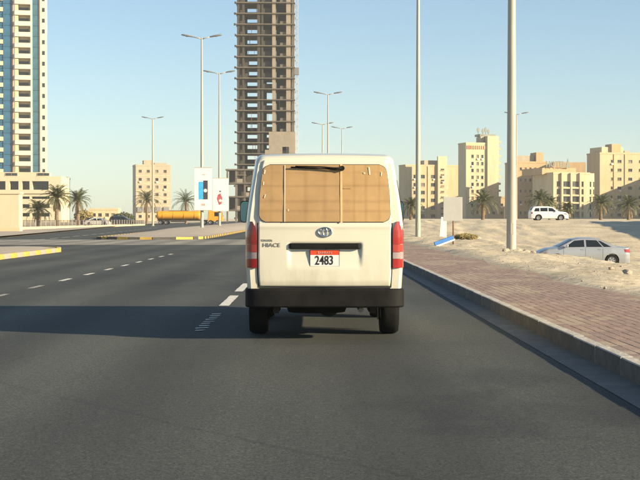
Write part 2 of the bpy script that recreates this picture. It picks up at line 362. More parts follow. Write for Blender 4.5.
M['post_rust'] = mk('rusty_post', (0.25,0.12,0.06), 0.8, 0.3, 10)
M['blue_paint'] = mk('blue_barrier', (0.03,0.16,0.48), 0.5, 0.2, 6)
M['rock'] = mk('rubble_stone', (0.40,0.34,0.26), 0.95, 0.25, 4, 0.6, 10)
M['letters'] = mk('roof_sign_letters', (0.20,0.22,0.175), 0.5, 0.1, 2)
M['red_letters'] = mk('red_letters', (0.55,0.16,0.10), 0.5, 0.1, 2)
M['mast'] = mk('hoist_mast', (0.50,0.50,0.50), 0.6, 0.1, 1)

# ---------------------------------------------------------------- ground
def base(Y): return 0.0015 * max(0, Y - 100)
def ground_h(X, Y):
    h = base(Y) - 0.03
    if X > 4.3:
        k = sm(X, 4.35, 5.2)
        xc = 8.45 - 0.13 * (Y - 37.7) if Y < 45 else (7.5 + max(0, (Y - 52)) * 0.065)
        dip = -1.28 * sm(X, xc + 0.2, xc + 2.3) * (1 - sm(Y, 82, 140))
        rise = 0.90 * sm(Y, 118, 166) * sm(X, 6.5, 11) * (1 - sm(Y, 900, 1500))
        flat = max(sm(X, 9.6, 10.6) * (1 - sm(X, 17, 19)) * sm(Y, 66.5, 68) * (1 - sm(Y, 72, 74)), sm(Y,168,171))
        n = (noise.noise((X*0.5, Y*0.22, 1.3)) * 0.17 + noise.noise((X*1.7, Y*0.9, 5.1)) * 0.09 + 0.16 * max(0, noise.noise((X*0.8, Y*0.35, 9.7)) - 0.1)) * (1 - flat) * sm(X, 4.6, 6.2)
        ridge = 0.06 * sm(X, xc - 1.6, xc - 0.2) * (1 - sm(X, xc + 0.1, xc + 1.0)) * (1 - sm(Y, 70, 90))
        h = h + k * (0.15 - 0.075 * sm(X, 5.6, 7.6) * (1 - sm(Y, 46, 56)) + dip + rise + n + ridge)
    return h
xs = [-2600,-1600,-1000,-500,-300,-200,-120,-80,-60,-50,-40,-30,-20,-10,0,2,4.3] + [4.3+0.3*i for i in range(1,60)] + [22.3+1.0*i for i in range(0,40)] + [65,75,90,120,160,220,300,500,1000,1600,2600]
ys = [-600,-300,-100,-40,-10,0] + [4+0.6*i for i in range(0,165)] + [103+1.5*i for i in range(0,50)] + [180,200,230,260,300,350,400,500,600,700,900,1200,1600,2000,2600]
mb = MB(); nx = len(xs)
mb.v = [(x, y, ground_h(x, y)) for y in ys for x in xs]
mb.f = [(j*nx+i, j*nx+i+1, (j+1)*nx+i+1, (j+1)*nx+i) for j in range(len(ys)-1) for i in range(nx-1)]
struct(mb.build('ground', M['sand'], smooth=True))

def strip(name, mat, fl, fr, ys_, dz):
    m = MB(); m.v = []
    for y in ys_: m.v += [(fl(y), y, base(y) + dz), (fr(y), y, base(y) + dz)]
    m.f = [(2*i, 2*i+1, 2*i+3, 2*i+2) for i in range(len(ys_)-1)]
    return struct(m.build(name, mat))
YS = [-40, 0, 20, 40, 60, 80, 100, 120, 150, 180, 220, 260, 320, 400, 500, 700, 900]
opp_edge = lambda y: -21.4 - 0.075 * (y - 96) if y < 260 else -33.7
KX = 2.43
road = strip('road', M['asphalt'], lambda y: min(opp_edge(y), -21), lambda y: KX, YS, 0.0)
strip('cross_road', M['asphalt_dusty'], lambda y: -90, lambda y: -1.0, [69, 72, 76, 80, 84, 88], 0.004)
strip('gutter', M['gutter'], lambda y: KX - 0.30, lambda y: KX, YS, 0.004)
sw = strip('sidewalk', M['paver'], lambda y: KX + 0.10, lambda y: 4.5 + 0.12 * sin(y * 0.7) * (1 if y < 200 else 0), [-40] + [i * 0.8 for i in range(0, 200)] + [170, 200, 260, 400, 600], 0.1425)
strip('far_sidewalk', M['concrete_paving'], lambda y: opp_edge(y) - 5.5, lambda y: opp_edge(y), [88, 100, 120, 150, 180, 220, 260, 320, 400], 0.12)

# paving blocks laid lengthwise in running bond; the nearest ones singly, the rest as one part
BW, BL = 0.115, 0.23
pv_m = [mk('paving_block_a', (0.30,0.218,0.182), 0.92, 0.22, 9, 0.4, 60, spec=0.2), mk('paving_block_b', (0.265,0.195,0.168), 0.92, 0.22, 9, 0.4, 60, spec=0.2),
        mk('paving_block_c', (0.325,0.238,0.192), 0.92, 0.2, 9, 0.4, 60, spec=0.2), mk('paving_block_d', (0.36,0.285,0.22), 0.92, 0.2, 9, 0.4, 60, spec=0.2)]
def block_geo(hw, hl, tilt):
    c = 0.003
    return ([(-hw,-hl,-.03),(hw,-hl,-.03),(hw,hl,-.03),(-hw,hl,-.03),(-hw,-hl,-c),(hw,-hl,-c),(hw,hl,-c),(-hw,hl,-c),(-hw+c,-hl+c,-tilt),(hw-c,-hl+c,tilt),(hw-c,hl-c,tilt),(-hw+c,hl-c,-tilt)],
            [(0,1,5,4),(1,2,6,5),(2,3,7,6),(3,0,4,7),(4,5,9,8),(5,6,10,9),(6,7,11,10),(7,4,8,11),(8,9,10,11)])
cells = []
for ix in range(17):
    for iy in range(185):
        X = KX + 0.10 + BW * (ix + .5); Y = 7.5 + BL * (iy + (0.5 if ix % 2 else 0))
        if X > 4.40 + 0.05 * sin(Y * .7): continue
        nv_ = noise.noise((X * 1.1, Y * 0.5, 4.2)); k = (3 if nv_ + rng.uniform(-.25,.25) > .22 else rng.choice((0, 0, 1, 2)))
        cells.append((X, Y, k, 0.147 + noise.noise((X*.9, Y*.6, 2.0)) * 0.004 + rng.uniform(-.001, .001), rng.uniform(-.0012, .0012)))
cells.sort(key=lambda c_: (0 if 10.2 + (c_[0] - 2.5) * 3.6 < c_[1] else 1, c_[1]))
bmesh_ = [[MB().add(*block_geo(BW/2 - .002, BL/2 - .002, t_)).mesh('paving_block', m_) for t_ in (-.0008, .0008)] for m_ in pv_m]
for X, Y, k, z, t_ in cells[:300]: link('paving_block', bmesh_[k][t_ > 0], sw, (X, Y, z), rng.uniform(-.01, .01))
rest = MB(); mats_i = []
for X, Y, k, z, t_ in cells[300:]:
    v_, f_ = block_geo(BW/2 - .002, BL/2 - .002, t_); rest.add([(a + X, b + Y, c + z) for a, b, c in v_], f_); mats_i += [k] * len(f_)
ro = rest.build('paving_blocks', pv_m[0], sw); ro['kind'] = 'stuff'
for m_ in pv_m[1:]: ro.data.materials.append(m_)
ro.data.polygons.foreach_set('material_index', mats_i)

# painted dashes, each a part of the road
def dash(x0, x1, y0, y1, mat='paint'):
    rag = []
    n = 8
    for i in range(n + 1): rag.append((x0 + rng.uniform(-.006, .006), y0 + (y1 - y0) * i / n))
    for i in range(n, -1, -1): rag.append((x1 + rng.uniform(-.006, .006), y0 + (y1 - y0) * i / n))
    m = MB(); m.v = [(a, b, base(b) + 0.006) for a, b in rag]; m.f = [(i, i+1, 2*n+1-i-1, 2*n+1-i) for i in range(n)]
    m.f = [f[::-1] for f in m.f]
    m.build('lane_dash', M[mat], road, recalc=False)
# worn dash broken into cross bars beside the van
for i in range(9):
    y0 = 15.45 + i * 0.34
    m = MB(); m.v = [(-1.33 + rng.uniform(0,.05), y0, .006), (-1.17 - rng.uniform(0,.05), y0 + .07, .006), (-1.17 - rng.uniform(0,.04), y0 + rng.uniform(.17,.25), .006), (-1.33 + rng.uniform(0,.04), y0 + rng.uniform(.12,.18), .006)]; m.f = [(0,1,2,3)]
    m.build('worn_dash_bar', M['paint'], road)
for y0, y1 in ((20.0, 22.7), (24.0, 27), (30, 33), (36, 39), (42, 45), (48, 51), (54, 57), (92, 95), (98, 101), (104, 107), (110, 113), (116, 119)): dash(-1.33, -1.19, y0, y1)
y = 19.0
while y < 52:
    dash(-5.11, -5.0, y, y + 1.15, 'paint_worn' if int(y) % 3 == 0 or y < 27 else 'paint'); y += 3.05
for y0 in range(80, 200, 6): dash(-16.85 - 0.044 * (y0 - 82), -16.7 - 0.044 * (y0 - 82), y0, y0 + 3)

# ---------------------------------------------------------------- kerbs
def stone_mesh(L_, mat, W=0.10, H=0.15, face=None):
    m = MB(); g = 0.006; b = 0.008
    m.prism([(-W/2, -L_/2+g), (W/2, -L_/2+g), (W/2, L_/2-g), (-W/2, L_/2-g)], -0.05, H - b)
    top = [(-W/2+b, -L_/2+g+.004, H), (W/2, -L_/2+g+.004, H), (W/2, L_/2-g-.004, H), (-W/2+b, L_/2-g-.004, H)]
    o = len(m.v); m.v += top; m.f.remove((4,5,6,7)) if (4,5,6,7) in m.f else None
    m.f += [(o,o+1,o+2,o+3), (4,5,o+1,o), (5,6,o+2,o+1), (6,7,o+3,o+2), (7,4,o,o+3)]
    me = m.mesh('kerb_stone', mat)
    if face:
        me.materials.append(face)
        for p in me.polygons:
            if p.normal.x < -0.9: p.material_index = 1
    return me
kerb = struct(MB().box(KX + 0.01, KX + 0.10, -40, 5, -0.05, 0.146).build('kerb', M['kerb']))
kp = stone_mesh(1.0, M['kerb'], face=M['kerb_face_shade'])
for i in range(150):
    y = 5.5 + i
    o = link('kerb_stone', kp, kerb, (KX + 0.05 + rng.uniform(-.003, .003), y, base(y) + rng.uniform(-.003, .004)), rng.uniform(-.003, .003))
struct(MB().box(KX + 0.01, KX + 0.10, 155.5, 600, -0.05, 0.3).build('far_kerb', M['kerb']))

def island(name, outline, mound, yellow_seq, surf):
    """outline: plan polygon CCW; kerb stones follow it, surface inside"""
    pts = [Vector((a, b)) for a, b in outline]
    m = MB(); c = sum(pts, Vector((0,0))) / len(pts)
    ins = []
    n = len(pts)
    for i in range(n):
        t1 = (pts[i] - pts[i-1]).normalized(); t2 = (pts[(i+1) % n] - pts[i]).normalized(); t = (t1 + t2).normalized()
        ins.append(pts[i] + Vector((-t.y, t.x)) * 0.13)
    # gridded top so it can mound
    y0 = min(p.y for p in ins); y1 = max(p.y for p in ins)
    N_ = 40
    def xr(y):
        X = []
        for i in range(n):
            a, b = ins[i], ins[(i+1) % n]
            if (a.y - y) * (b.y - y) <= 0 and abs(a.y - b.y) > 1e-6: X.append(a.x + (b.x - a.x) * (y - a.y) / (b.y - a.y))
        return (min(X), max(X)) if X else (c.x, c.x)
    def fn(u, v):
        y = y0 + 0.001 + (y1 - y0 - 0.002) * v; a, b = xr(y); x = a + (b - a) * u
        return (x, y, base(y) + 0.14 + mound(y) * sm(min(u, 1-u), 0, 0.25))
    m.grid(fn, 8, N_); root = struct(m.build(name, surf, smooth=True))
    sm_ = {k: stone_mesh(1.0, M[k], 0.16, 0.16) for k in set(yellow_seq)}
    cnt = 0
    for i in range(n):
        a, b = pts[i], pts[(i+1) % n]; L_ = (b - a).length; k = max(1, round(L_))
        d = (b - a) / k; ang = math.atan2(d.y, d.x) - pi/2
        for j in range(k):
            if cnt >= 290: return root
            p = a + d * (j + 0.5)
            if p.y > 165: continue
            o = link('kerb_stone', sm_[yellow_seq[cnt % len(yellow_seq)]], root, (p.x, p.y, base(p.y) + rng.uniform(-.004,.004)), ang + pi)
            o.scale = (1, d.length, 1); cnt += 1
    return root
# near median (left edge of frame), ends in a rounded nose
near_out = [(-9.75, 15), (-9.75, 54.0), (-10.0, 55.4), (-10.7, 56.3), (-11.7, 56.5), (-12.6, 56.0), (-13.2, 54.8), (-13.4, 53), (-13.4, 15)]
island('median_strip', near_out, lambda y: 0.04, ['kerb_yellow', 'kerb_pale'], M['concrete_paving'])
far_out = [(-8.6, 88.0), (-7.6, 88.9), (-7.1, 90.5), (-7.0, 93), (-6.9, 130), (-6.8, 300), (-16.2, 300), (-14.8, 130), (-14.0, 93), (-13.7, 89.6), (-12.9, 88.2), (-11.5, 87.6), (-10, 87.5)]
island('median_island', far_out, lambda y: 0.32 * sm(y, 90, 128), ['kerb_yellow', 'kerb_black'], M['concrete_paving'])

# ---------------------------------------------------------------- vehicles
def car_shape(sp):
    T = lambda y: lerp_tab(sp['top'], y)
    Wp = lambda y: lerp_tab(sp['plan'], y)
    hw = lambda y, z: Wp(y) * lerp_tab(sp['fz'], z)
    def B(y):
        b = sp['bottom']
        for a in sp['axles']:
            d = abs(y - a)
            if d < sp['ra']: b = max(b, sp['r'] + sqrt(sp['ra']**2 - d*d))
        return b
    lean = sp.get('lean', lambda y, z: 0)
    return T, hw, B, lean
def car_body(sp):
    T, hw, B, lean = car_shape(sp); rc0 = sp['rc']; m = MB()
    st = set()
    for a in sp['axles']:
        for i in range(-10, 11): st.add(round(a + sp['ra'] * sin(pi/2 * i/10) , 4))
        st.add(a - sp['ra'] - 0.002); st.add(a + sp['ra'] + 0.002)
    for y, _ in sp['top'] + sp['plan']: st.add(y)
    L_ = sp['L']; st |= {i * 0.15 for i in range(int(L_/0.15)+1)}
    st = sorted(s for s in st if 0 <= s <= L_)
    nside, narc, ntop = 14, 6, 4
    rows = []
    for y in st:
        t = T(y); b = min(B(y), t - 0.06); rc = min(rc0, (t - b) * 0.6); half = []
        half.append((0, b)); half.append((hw(y, b) * 0.5, b))
        for i in range(nside + 1):
            z = b + (t - rc - b) * i / nside; half.append((hw(y, z), z))
        w = hw(y, t - rc); wt = max(0.05, w - rc * 1.1)
        for i in range(1, narc + 1):
            q = pi/2 * i / narc; half.append((wt + (w - wt) * cos(q), t - rc + rc * sin(q)))
        for i in range(1, ntop + 1):
            x = wt * (1 - i / ntop); half.append((x, t + sp['crown'] * (1 - (x / wt) ** 2)))
        full = half + [(-x, z) for x, z in half[-2:0:-1]]
        rows.append([(x, y + lean(y, z), z) for x, z in full])
    n = len(rows[0]); m.v = [p for r in rows for p in r]
    m.f = [(i*n+j, i*n+(j+1)%n, (i+1)*n+(j+1)%n, (i+1)*n+j) for i in range(len(rows)-1) for j in range(n)]
    h = n // 2
    for o, fl in ((0, False), ((len(rows)-1)*n, True)):
        for i in range(h):
            a, b_, c, d = o + (i), o + i + 1, o + (n - i - 1) % n, o + (n - i) % n
            f = [a, b_, c, d] if len({a,b_,c,d}) == 4 else list(dict.fromkeys([a,b_,c,d]))
            if len(f) >= 3: m.f.append(tuple(f if fl else f[::-1]))
    return m
def side_patch(sp, pts, side, off=0.006):
    T, hw, B, lean = car_shape(sp); (a, b, c, d) = pts      # rear-low, front-low, front-top, rear-top  (y, z)
    m = MB()
    def fn(u, v):
        y = (a[0]*(1-u)+b[0]*u)*(1-v) + (d[0]*(1-u)+c[0]*u)*v; z = (a[1]*(1-u)+b[1]*u)*(1-v) + (d[1]*(1-u)+c[1]*u)*v
        return (side * (hw(y, z) + off), y + lean(y, z), z)
    return m.grid(fn, 8, 6, flip=(side < 0))
def top_patch(sp, y0, y1, k=0.97, off=0.012):
    T, hw, B, lean = car_shape(sp); m = MB()
    def fn(u, v):
        y = y0 + (y1 - y0) * v; t = T(y); wt = hw(y, t - sp['rc']) - sp['rc'] * 1.1 + 0.02; x = (2*u-1) * wt * k
        return (x, y, t + sp['crown'] * (1 - (x/wt)**2) + off)
    return m.grid(fn, 10, 8)
def wheel_meshes(r, w, key):
    t = MB().lathe([(r*0.62,-w/2),(r*0.93,-w/2),(r*0.985,-w*0.36),(r,-w*0.2),(r,w*0.2),(r*0.985,w*0.36),(r*0.93,w/2),(r*0.62,w/2)], 32, 'x', closed=True).mesh('wheel', M['rubber'], True, angle=40)
    rim = MB().lathe([(0.001,w*0.30),(r*0.16,w*0.34),(r*0.2,w*0.22),(r*0.5,w*0.18),(r*0.56,w*0.42),(r*0.64,w*0.46),(r*0.64,-w*0.45),(0.001,-w*0.3)], 28, 'x')
    for i in range(6):
        q = 2*pi*i/6; c, s_ = cos(q), sin(q); u = Vector((0,c,s_)); v = Vector((0,-s_,c))
        P = [u*r*0.14 + v*r*0.07, u*r*0.58 + v*r*0.1, u*r*0.58 - v*r*0.1, u*r*0.14 - v*r*0.07]
        rim.add([p + Vector((w*0.2,0,0)) for p in P] + [p + Vector((w*0.38,0,0)) for p in P], [(4,5,6,7),(0,1,5,4),(1,2,6,5),(2,3,7,6),(3,0,4,7)])
    return t, rim.mesh('rim', M['steel'], True, angle=35)
def add_wheels(root, sp, w=0.19):
    tm, rm = wheel_meshes(sp['r'], w, root.name)
    for a in sp['axles']:
        for s_ in (-1, 1):
            o = link('wheel', tm, root, (s_ * (sp['track'] - w/2), a, sp['r'])); o.rotation_euler = (0, 0, 0 if s_ > 0 else pi)
            link('rim', rm, o)

# ---- the van
VX, VY = 0.129, 14.2
van = thing('van', 'cream delivery van ahead in the lane with cardboard over its rear window', 'van', (VX, VY, 0))
VAN = dict(L=4.69, r=0.325, ra=0.40, axles=[0.98, 3.55], bottom=0.40, rc=0.085, crown=0.012, track=0.80,
    top=[(0,1.862),(0.04,1.884),(0.2,1.905),(0.6,1.925),(1.2,1.95),(3.2,1.955),(3.5,1.90),(3.75,1.70),(4.1,1.36),(4.4,1.12),(4.55,0.98),(4.64,0.85),(4.69,0.72)],
    plan=[(0,0.765),(0.02,0.785),(0.06,0.798),(0.3,0.818),(1.0,0.8475),(3.5,0.8475),(4.1,0.825),(4.45,0.77),(4.62,0.69),(4.69,0.60)],
    fz=[(0.3,0.94),(0.5,0.975),(0.8,0.997),(1.15,1.0),(1.28,0.985),(1.5,0.947),(1.8,0.885),(1.95,0.862)],
    lean=lambda y, z: 0.13 * sm(z, 1.12, 1.95) * max(0, 1 - y/0.9))
car_body(VAN).build('body', M['van'], van, smooth=True, recalc=True, angle=40)
def tg_half(z): return lerp_tab([(0.54,0.672),(0.7,0.682),(1.2,0.682),(1.5,0.672),(1.79,0.648),(1.84,0.628)], z)
def tg_y(x, z):
    y = VAN['lean'](0, z) - 0.016 - 0.022 * (1 - (x/0.7)**2) * (1 - sm(z, 1.2, 1.8) * 0.4)
    y += 0.012 * sm(z, 0.62, 0.545)
    rx = sm(x, -0.375, -0.345) * (1 - sm(x, 0.345, 0.385)); rz = sm(z, 0.725, 0.80) * (1 - sm(z, 0.985, 1.0))
    y += rx * rz * (0.007 + 0.020 * sm(z, 0.74, 0.97))
    y -= 0.006 * math.exp(-((z - 1.165) / 0.02) ** 2)
    return y
m = MB(); nu, nv = 100, 96
def tg(u, v):
    z = 0.548 + (1.846 - 0.548) * v; x = (2*u - 1) * tg_half(z); e = 0.0
    if u in (0, 1) or v in (0, 1): e = 0.03
    return (x, tg_y(x, z) + e, z)
def tgs(u, v):
    z = 0.543 + (1.20 - 0.543) * v; x = (2*u - 1) * (tg_half(z) + 0.004)
    return (x, VAN['lean'](0, z) - 0.004, z)
MB().grid(tgs, 4, 40).build('tailgate_gap', M['seal'], van)
tailgate = m.grid(tg, nu, nv).build('tailgate', M['van'], van, smooth=True)
# rear window with seal, then the taped cardboard
def win_bounds(z, z0, z1, r, grow=0.0):
    d = min(z - z0, z1 - z); ins = r - sqrt(max(0, r*r - (r - d)**2)) if d < r else 0
    w = lerp_tab([(1.2,0.677),(1.5,0.668),(1.79,0.637)], z) + grow
    return -w + ins, w - ins
def win_patch(fa, fb, z0, z1, off, nu=16, nv=24, wav=0.0, seed=0):
    def fn(u, v):
        z = z0 + (z1 - z0) * v; a, b = fa(z), fb(z); x = a + (b - a) * u
        k = noise.noise((x*5 + seed, z*6, seed)) * wav
        return (x, tg_y(x, z) - off + k, z)
    return MB().grid(fn, nu, nv)
win_patch(lambda z: win_bounds(z, 1.204, 1.799, 0.088, -0.006)[0], lambda z: win_bounds(z, 1.204, 1.799, 0.088, -0.006)[1], 1.205, 1.798, 0.004, 40, 30).build('rear_window', M['seal'], tailgate, smooth=True)
zb0, zb1 = 1.212, 1.792
L_ = lambda z: win_bounds(z, 1.21, 1.794, 0.085, -0.010)[0]; R_ = lambda z: win_bounds(z, 1.21, 1.794, 0.085, -0.010)[1]
win_patch(L_, lambda z: -0.402, zb0, zb1, 0.011, 16, 30, 0.003, 1).build('cardboard_sheet', M['card'], tailgate, smooth=True)
win_patch(lambda z: -0.408, lambda z: 0.170, zb0, zb1, 0.014, 24, 30, 0.003, 5).build('cardboard_sheet', M['card'], tailgate, smooth=True)
win_patch(lambda z: 0.166, R_, zb0, zb1, 0.011, 20, 30, 0.003, 9).build('cardboard_sheet', M['card_bright'], tailgate, smooth=True)
def tape(x0, x1, z0, z1, mat='tape', off=0.027, skew=0.0, seed=0):
    win_patch(lambda z: x0 + skew*(z-z0), lambda z: x1 + skew*(z-z0), z0, z1, off, 4, 16, 0.001, seed).build('tape_strip', M[mat], tailgate, smooth=True)
tape(-0.410, -0.400, 1.212, 1.79, 'tape_shiny', off=0.0185, seed=2); tape(0.158, 0.180, 1.203, 1.80, 'tape', off=0.0185, seed=3)
for a in ((-0.622,-0.606,1.70,1.74,.2), (-0.63,-0.618,1.585,1.62,.1), (-0.618,-0.606,1.455,1.49,.3), (0.395,0.415,1.70,1.715,0), (0.452,0.468,1.69,1.77,-.1), (0.57,0.582,1.68,1.72,.1), (-0.375,-0.362,1.32,1.34,0)):
    tape(a[0], a[1], a[2], a[3], 'tape_shiny', 0.0165, a[4], seed=a[2]*7)
tape(0.19, 0.27, 1.548, 1.556, 'card', 0.0165, 0, 11)
# wiper
def rp(x, z, o): return (x, tg_y(x, z) - o, z)
w_ = MB(); w_.tube([rp(0.175,1.757,.05), rp(0.10,1.757,.055), rp(-0.05,1.77,.05), rp(-0.30,1.777,.045)], [.011,.009,.007,.005], 8)
wip = w_.build('wiper', M['black_plastic'], tailgate, smooth=True)
MB().tube([rp(0.13,1.742,.04), rp(-0.1,1.757,.04), rp(-0.345,1.767,.04)], 0.008, 6).build('wiper_blade', M['black_plastic'], tailgate, smooth=True)
MB().lathe([(0.001,-.03),(.022,-.03),(.026,0.0),(.026,.05)], 16, 'y', rp(0.178,1.757,.03)).build('wiper_pivot', M['black_plastic'], tailgate, smooth=True, angle=40)
# handle bar over the plate recess
hb = MB(); hb.prism([(-0.358,-0.040),(-0.345,-0.054),(0.345,-0.054),(0.36,-0.040),(0.36,0.03),(-0.358,0.03)], 0.937, 0.995)
hb.build('handle_bar', M['black_plastic'], tailgate, bevel=0.01)
# number plate
pl = MB().box(-0.152, 0.150, -0.034, -0.012, 0.757, 0.928).build('number_plate', M['ink'], van, bevel=0.004)
MB().box(-0.146, 0.144, -0.037, -0.0345, 0.763, 0.876).build('plate_field', M['plate_white'], pl)
MB().box(-0.146, 0.144, -0.0372, -0.0345, 0.877, 0.922).build('plate_band', M['plate_red'], pl)
text('2483', 0.128, M['ink'], pl, (-0.004, -0.039, 0.818), 'plate_number', sx=0.74, offset=0.0012)
text('BAHRAIN', 0.034, M['poster_pink'], pl, (0.0, -0.039, 0.898), 'plate_country', sx=1.0)
# lettering and emblem
def on_tailgate(o):
    mw = Matrix.LocRotScale(o.location, o.rotation_euler, o.scale); inv = mw.inverted()
    for v in o.data.vertices:
        p = mw @ v.co; d = o.location.y - p.y; p.y = tg_y(p.x, p.z) - 0.003 + min(0.0, -d) ; v.co = inv @ p
    o.data.update()
on_tailgate(text('TOYOTA', 0.028, M['badge'], tailgate, (-0.585, tg_y(-.50,1.02)-.009, 1.022), 'badge_lettering', sx=1.0, offset=0.0008))
on_tailgate(text('HIACE', 0.055, M['badge'], tailgate, (-0.538, tg_y(-.44,.975)-.009, 0.975), 'model_lettering', sx=1.15, offset=0.0003))
def ell(rx, rz, cz, r):
    P = [(rx*cos(2*pi*i/32), 0, cz + rz*sin(2*pi*i/32)) for i in range(33)]
    return P, r
em = MB()
for rx, rz, cz, r in ((0.068,0.046,0,0.0075), (0.021,0.043,0,0.006), (0.046,0.018,0.024,0.0055)):
    P, r_ = ell(rx, rz, cz, r); em.tube(P, r_, 8, cap=False)
em.build('emblem', M['chrome'], tailgate, (0.003, tg_y(0.003,1.108) - 0.008, 1.108), smooth=True)
# tail lights, three lens bands each
def light_band(s_, z0, z1, top=False):
    o = [(0.69,-0.026),(0.735,-0.022),(0.768,-0.006),(0.793,0.03),(0.806,0.09),(0.812,0.2),(0.75,0.2),(0.69,0.06)]
    m = MB(); n = len(o); rows = 4
    vs = []
    for k in range(rows + 1):
        z = z0 + (z1 - z0) * k / rows; sh = 0.0
        if top: sh = 0.06 * max(0, (z - 1.08) / 0.14) ** 2
        for x, y in o: vs.append((s_ * (max(x, 0.69 + sh) * (1 - 0.015 * max(0, z - 1.1)/0.1)), y + VAN['lean'](0, z), z))
    fs = [(k*n+i, k*n+(i+1)%n, (k+1)*n+(i+1)%n, (k+1)*n+i) for k in range(rows) for i in range(n)] + [tuple(range(n))[::-1], tuple(range(rows*n, rows*n+n))]
    if s_ < 0: fs = [f[::-1] for f in fs]
    return m.add(vs, fs)
for s_ in (-1, 1):
    t = light_band(s_, 0.985, 1.215, True).build('tail_light', M['red_lens'], van, smooth=True, angle=30)
    light_band(s_, 0.905, 0.982).build('indicator_lens', M['amber_lens'], t, smooth=True, angle=30)
    light_band(s_, 0.838, 0.902).build('reversing_lens', M['clear_lens'], t, smooth=True, angle=30)
    light_band(s_, 0.745, 0.835).build('reflector_lens', M['red_lens'], t, smooth=True, angle=30)
# bumper
bo = [(0.81*math.copysign(abs(cos(a))**0.30, cos(a)), 0.10 - 0.218*abs(sin(a))**0.55) for a in [pi + pi*i/48 for i in range(49)]]
bo = [(-0.805,0.35)] + bo + [(0.805,0.35)]
_unused = [(-0.805,0.35),(-0.81,0.10),(-0.795,-0.02),(-0.76,-0.075),(-0.69,-0.10),(0,-0.118),(0.69,-0.10),(0.76,-0.075),(0.795,-0.02),(0.81,0.10),(0.805,0.35)]
bp = MB().prism(bo + [(0.70,0.35),(-0.70,0.35)], 0.345, 0.535).build('rear_bumper', M['black_plastic'], van, bevel=0.018, smooth=True, angle=40)
MB().prism([(-0.66,-0.085),(0,-0.10),(0.66,-0.085),(0.66,0.02),(-0.66,0.02)], 0.5355, 0.541).build('bumper_step', M['black_plastic'], bp)
fo = [(-0.83,4.2),(-0.6,4.2),(0.6,4.2),(0.83,4.2),(0.80,4.55),(0.68,4.70),(0,4.76),(-0.68,4.70),(-0.80,4.55)]
MB().prism(fo, 0.28, 0.60).build('front_bumper', M['van'], van, bevel=0.03)
# running gear
MB().box(-0.60, 0.60, 0.36, 4.3, 0.36, 0.46).build('chassis', M['under'], van)
ax = MB().tube([(-0.66,0.98,0.32),(0.66,0.98,0.32)], 0.042, 10); ax.lathe([(0.001,-.13),(.08,-.11),(.135,-.04),(.135,.04),(.08,.11),(.001,.13)], 14, 'y', (0.05,0.98,0.32))
ax.tube([(0.05,1.05,0.33),(0.05,3.0,0.38)], 0.035, 8); ax.build('rear_axle', M['under'], van, smooth=True)
MB().tube([(-0.62,3.55,0.32),(0.62,3.55,0.32)], 0.05, 8).build('front_axle', M['under'], van, smooth=True)
for s_ in (-1, 1):
    MB().tube([(s_*0.50,0.30,0.38),(s_*0.50,0.6,0.30),(s_*0.50,0.98,0.26),(s_*0.50,1.4,0.30),(s_*0.50,1.8,0.40)], 0.03, 6).build('leaf_spring', M['under'], van)
    MB().box(s_*0.47, s_*0.53, 0.2, 0.3, 0.27, 0.40).build('spring_shackle', M['under'], van)
ex = MB().tube([(0.27,2.6,0.36),(0.27,1.5,0.34),(0.30,0.8,0.40),(0.36,0.3,0.33),(0.37,0.02,0.315)], 0.027, 10); ex.tube([(0.27,2.4,0.34),(0.27,1.6,0.34)], 0.09, 12)
ex.build('exhaust_pipe', M['exhaust'], van, smooth=True, angle=50)
MB().lathe([(0.16,-.1),(.30,-.1),(.32,-.05),(.32,.05),(.30,.1),(.16,.1)], 28, 'z', (-0.08,0.62,0.36)).build('spare_wheel', M['rubber'], van, smooth=True, angle=40)
for s_ in (-1, 1): MB().box(s_*0.70-0.10, s_*0.70+0.10, 1.42, 1.44, 0.12, 0.42).build('mud_flap', M['rubber'], van)
add_wheels(van, VAN, 0.195)
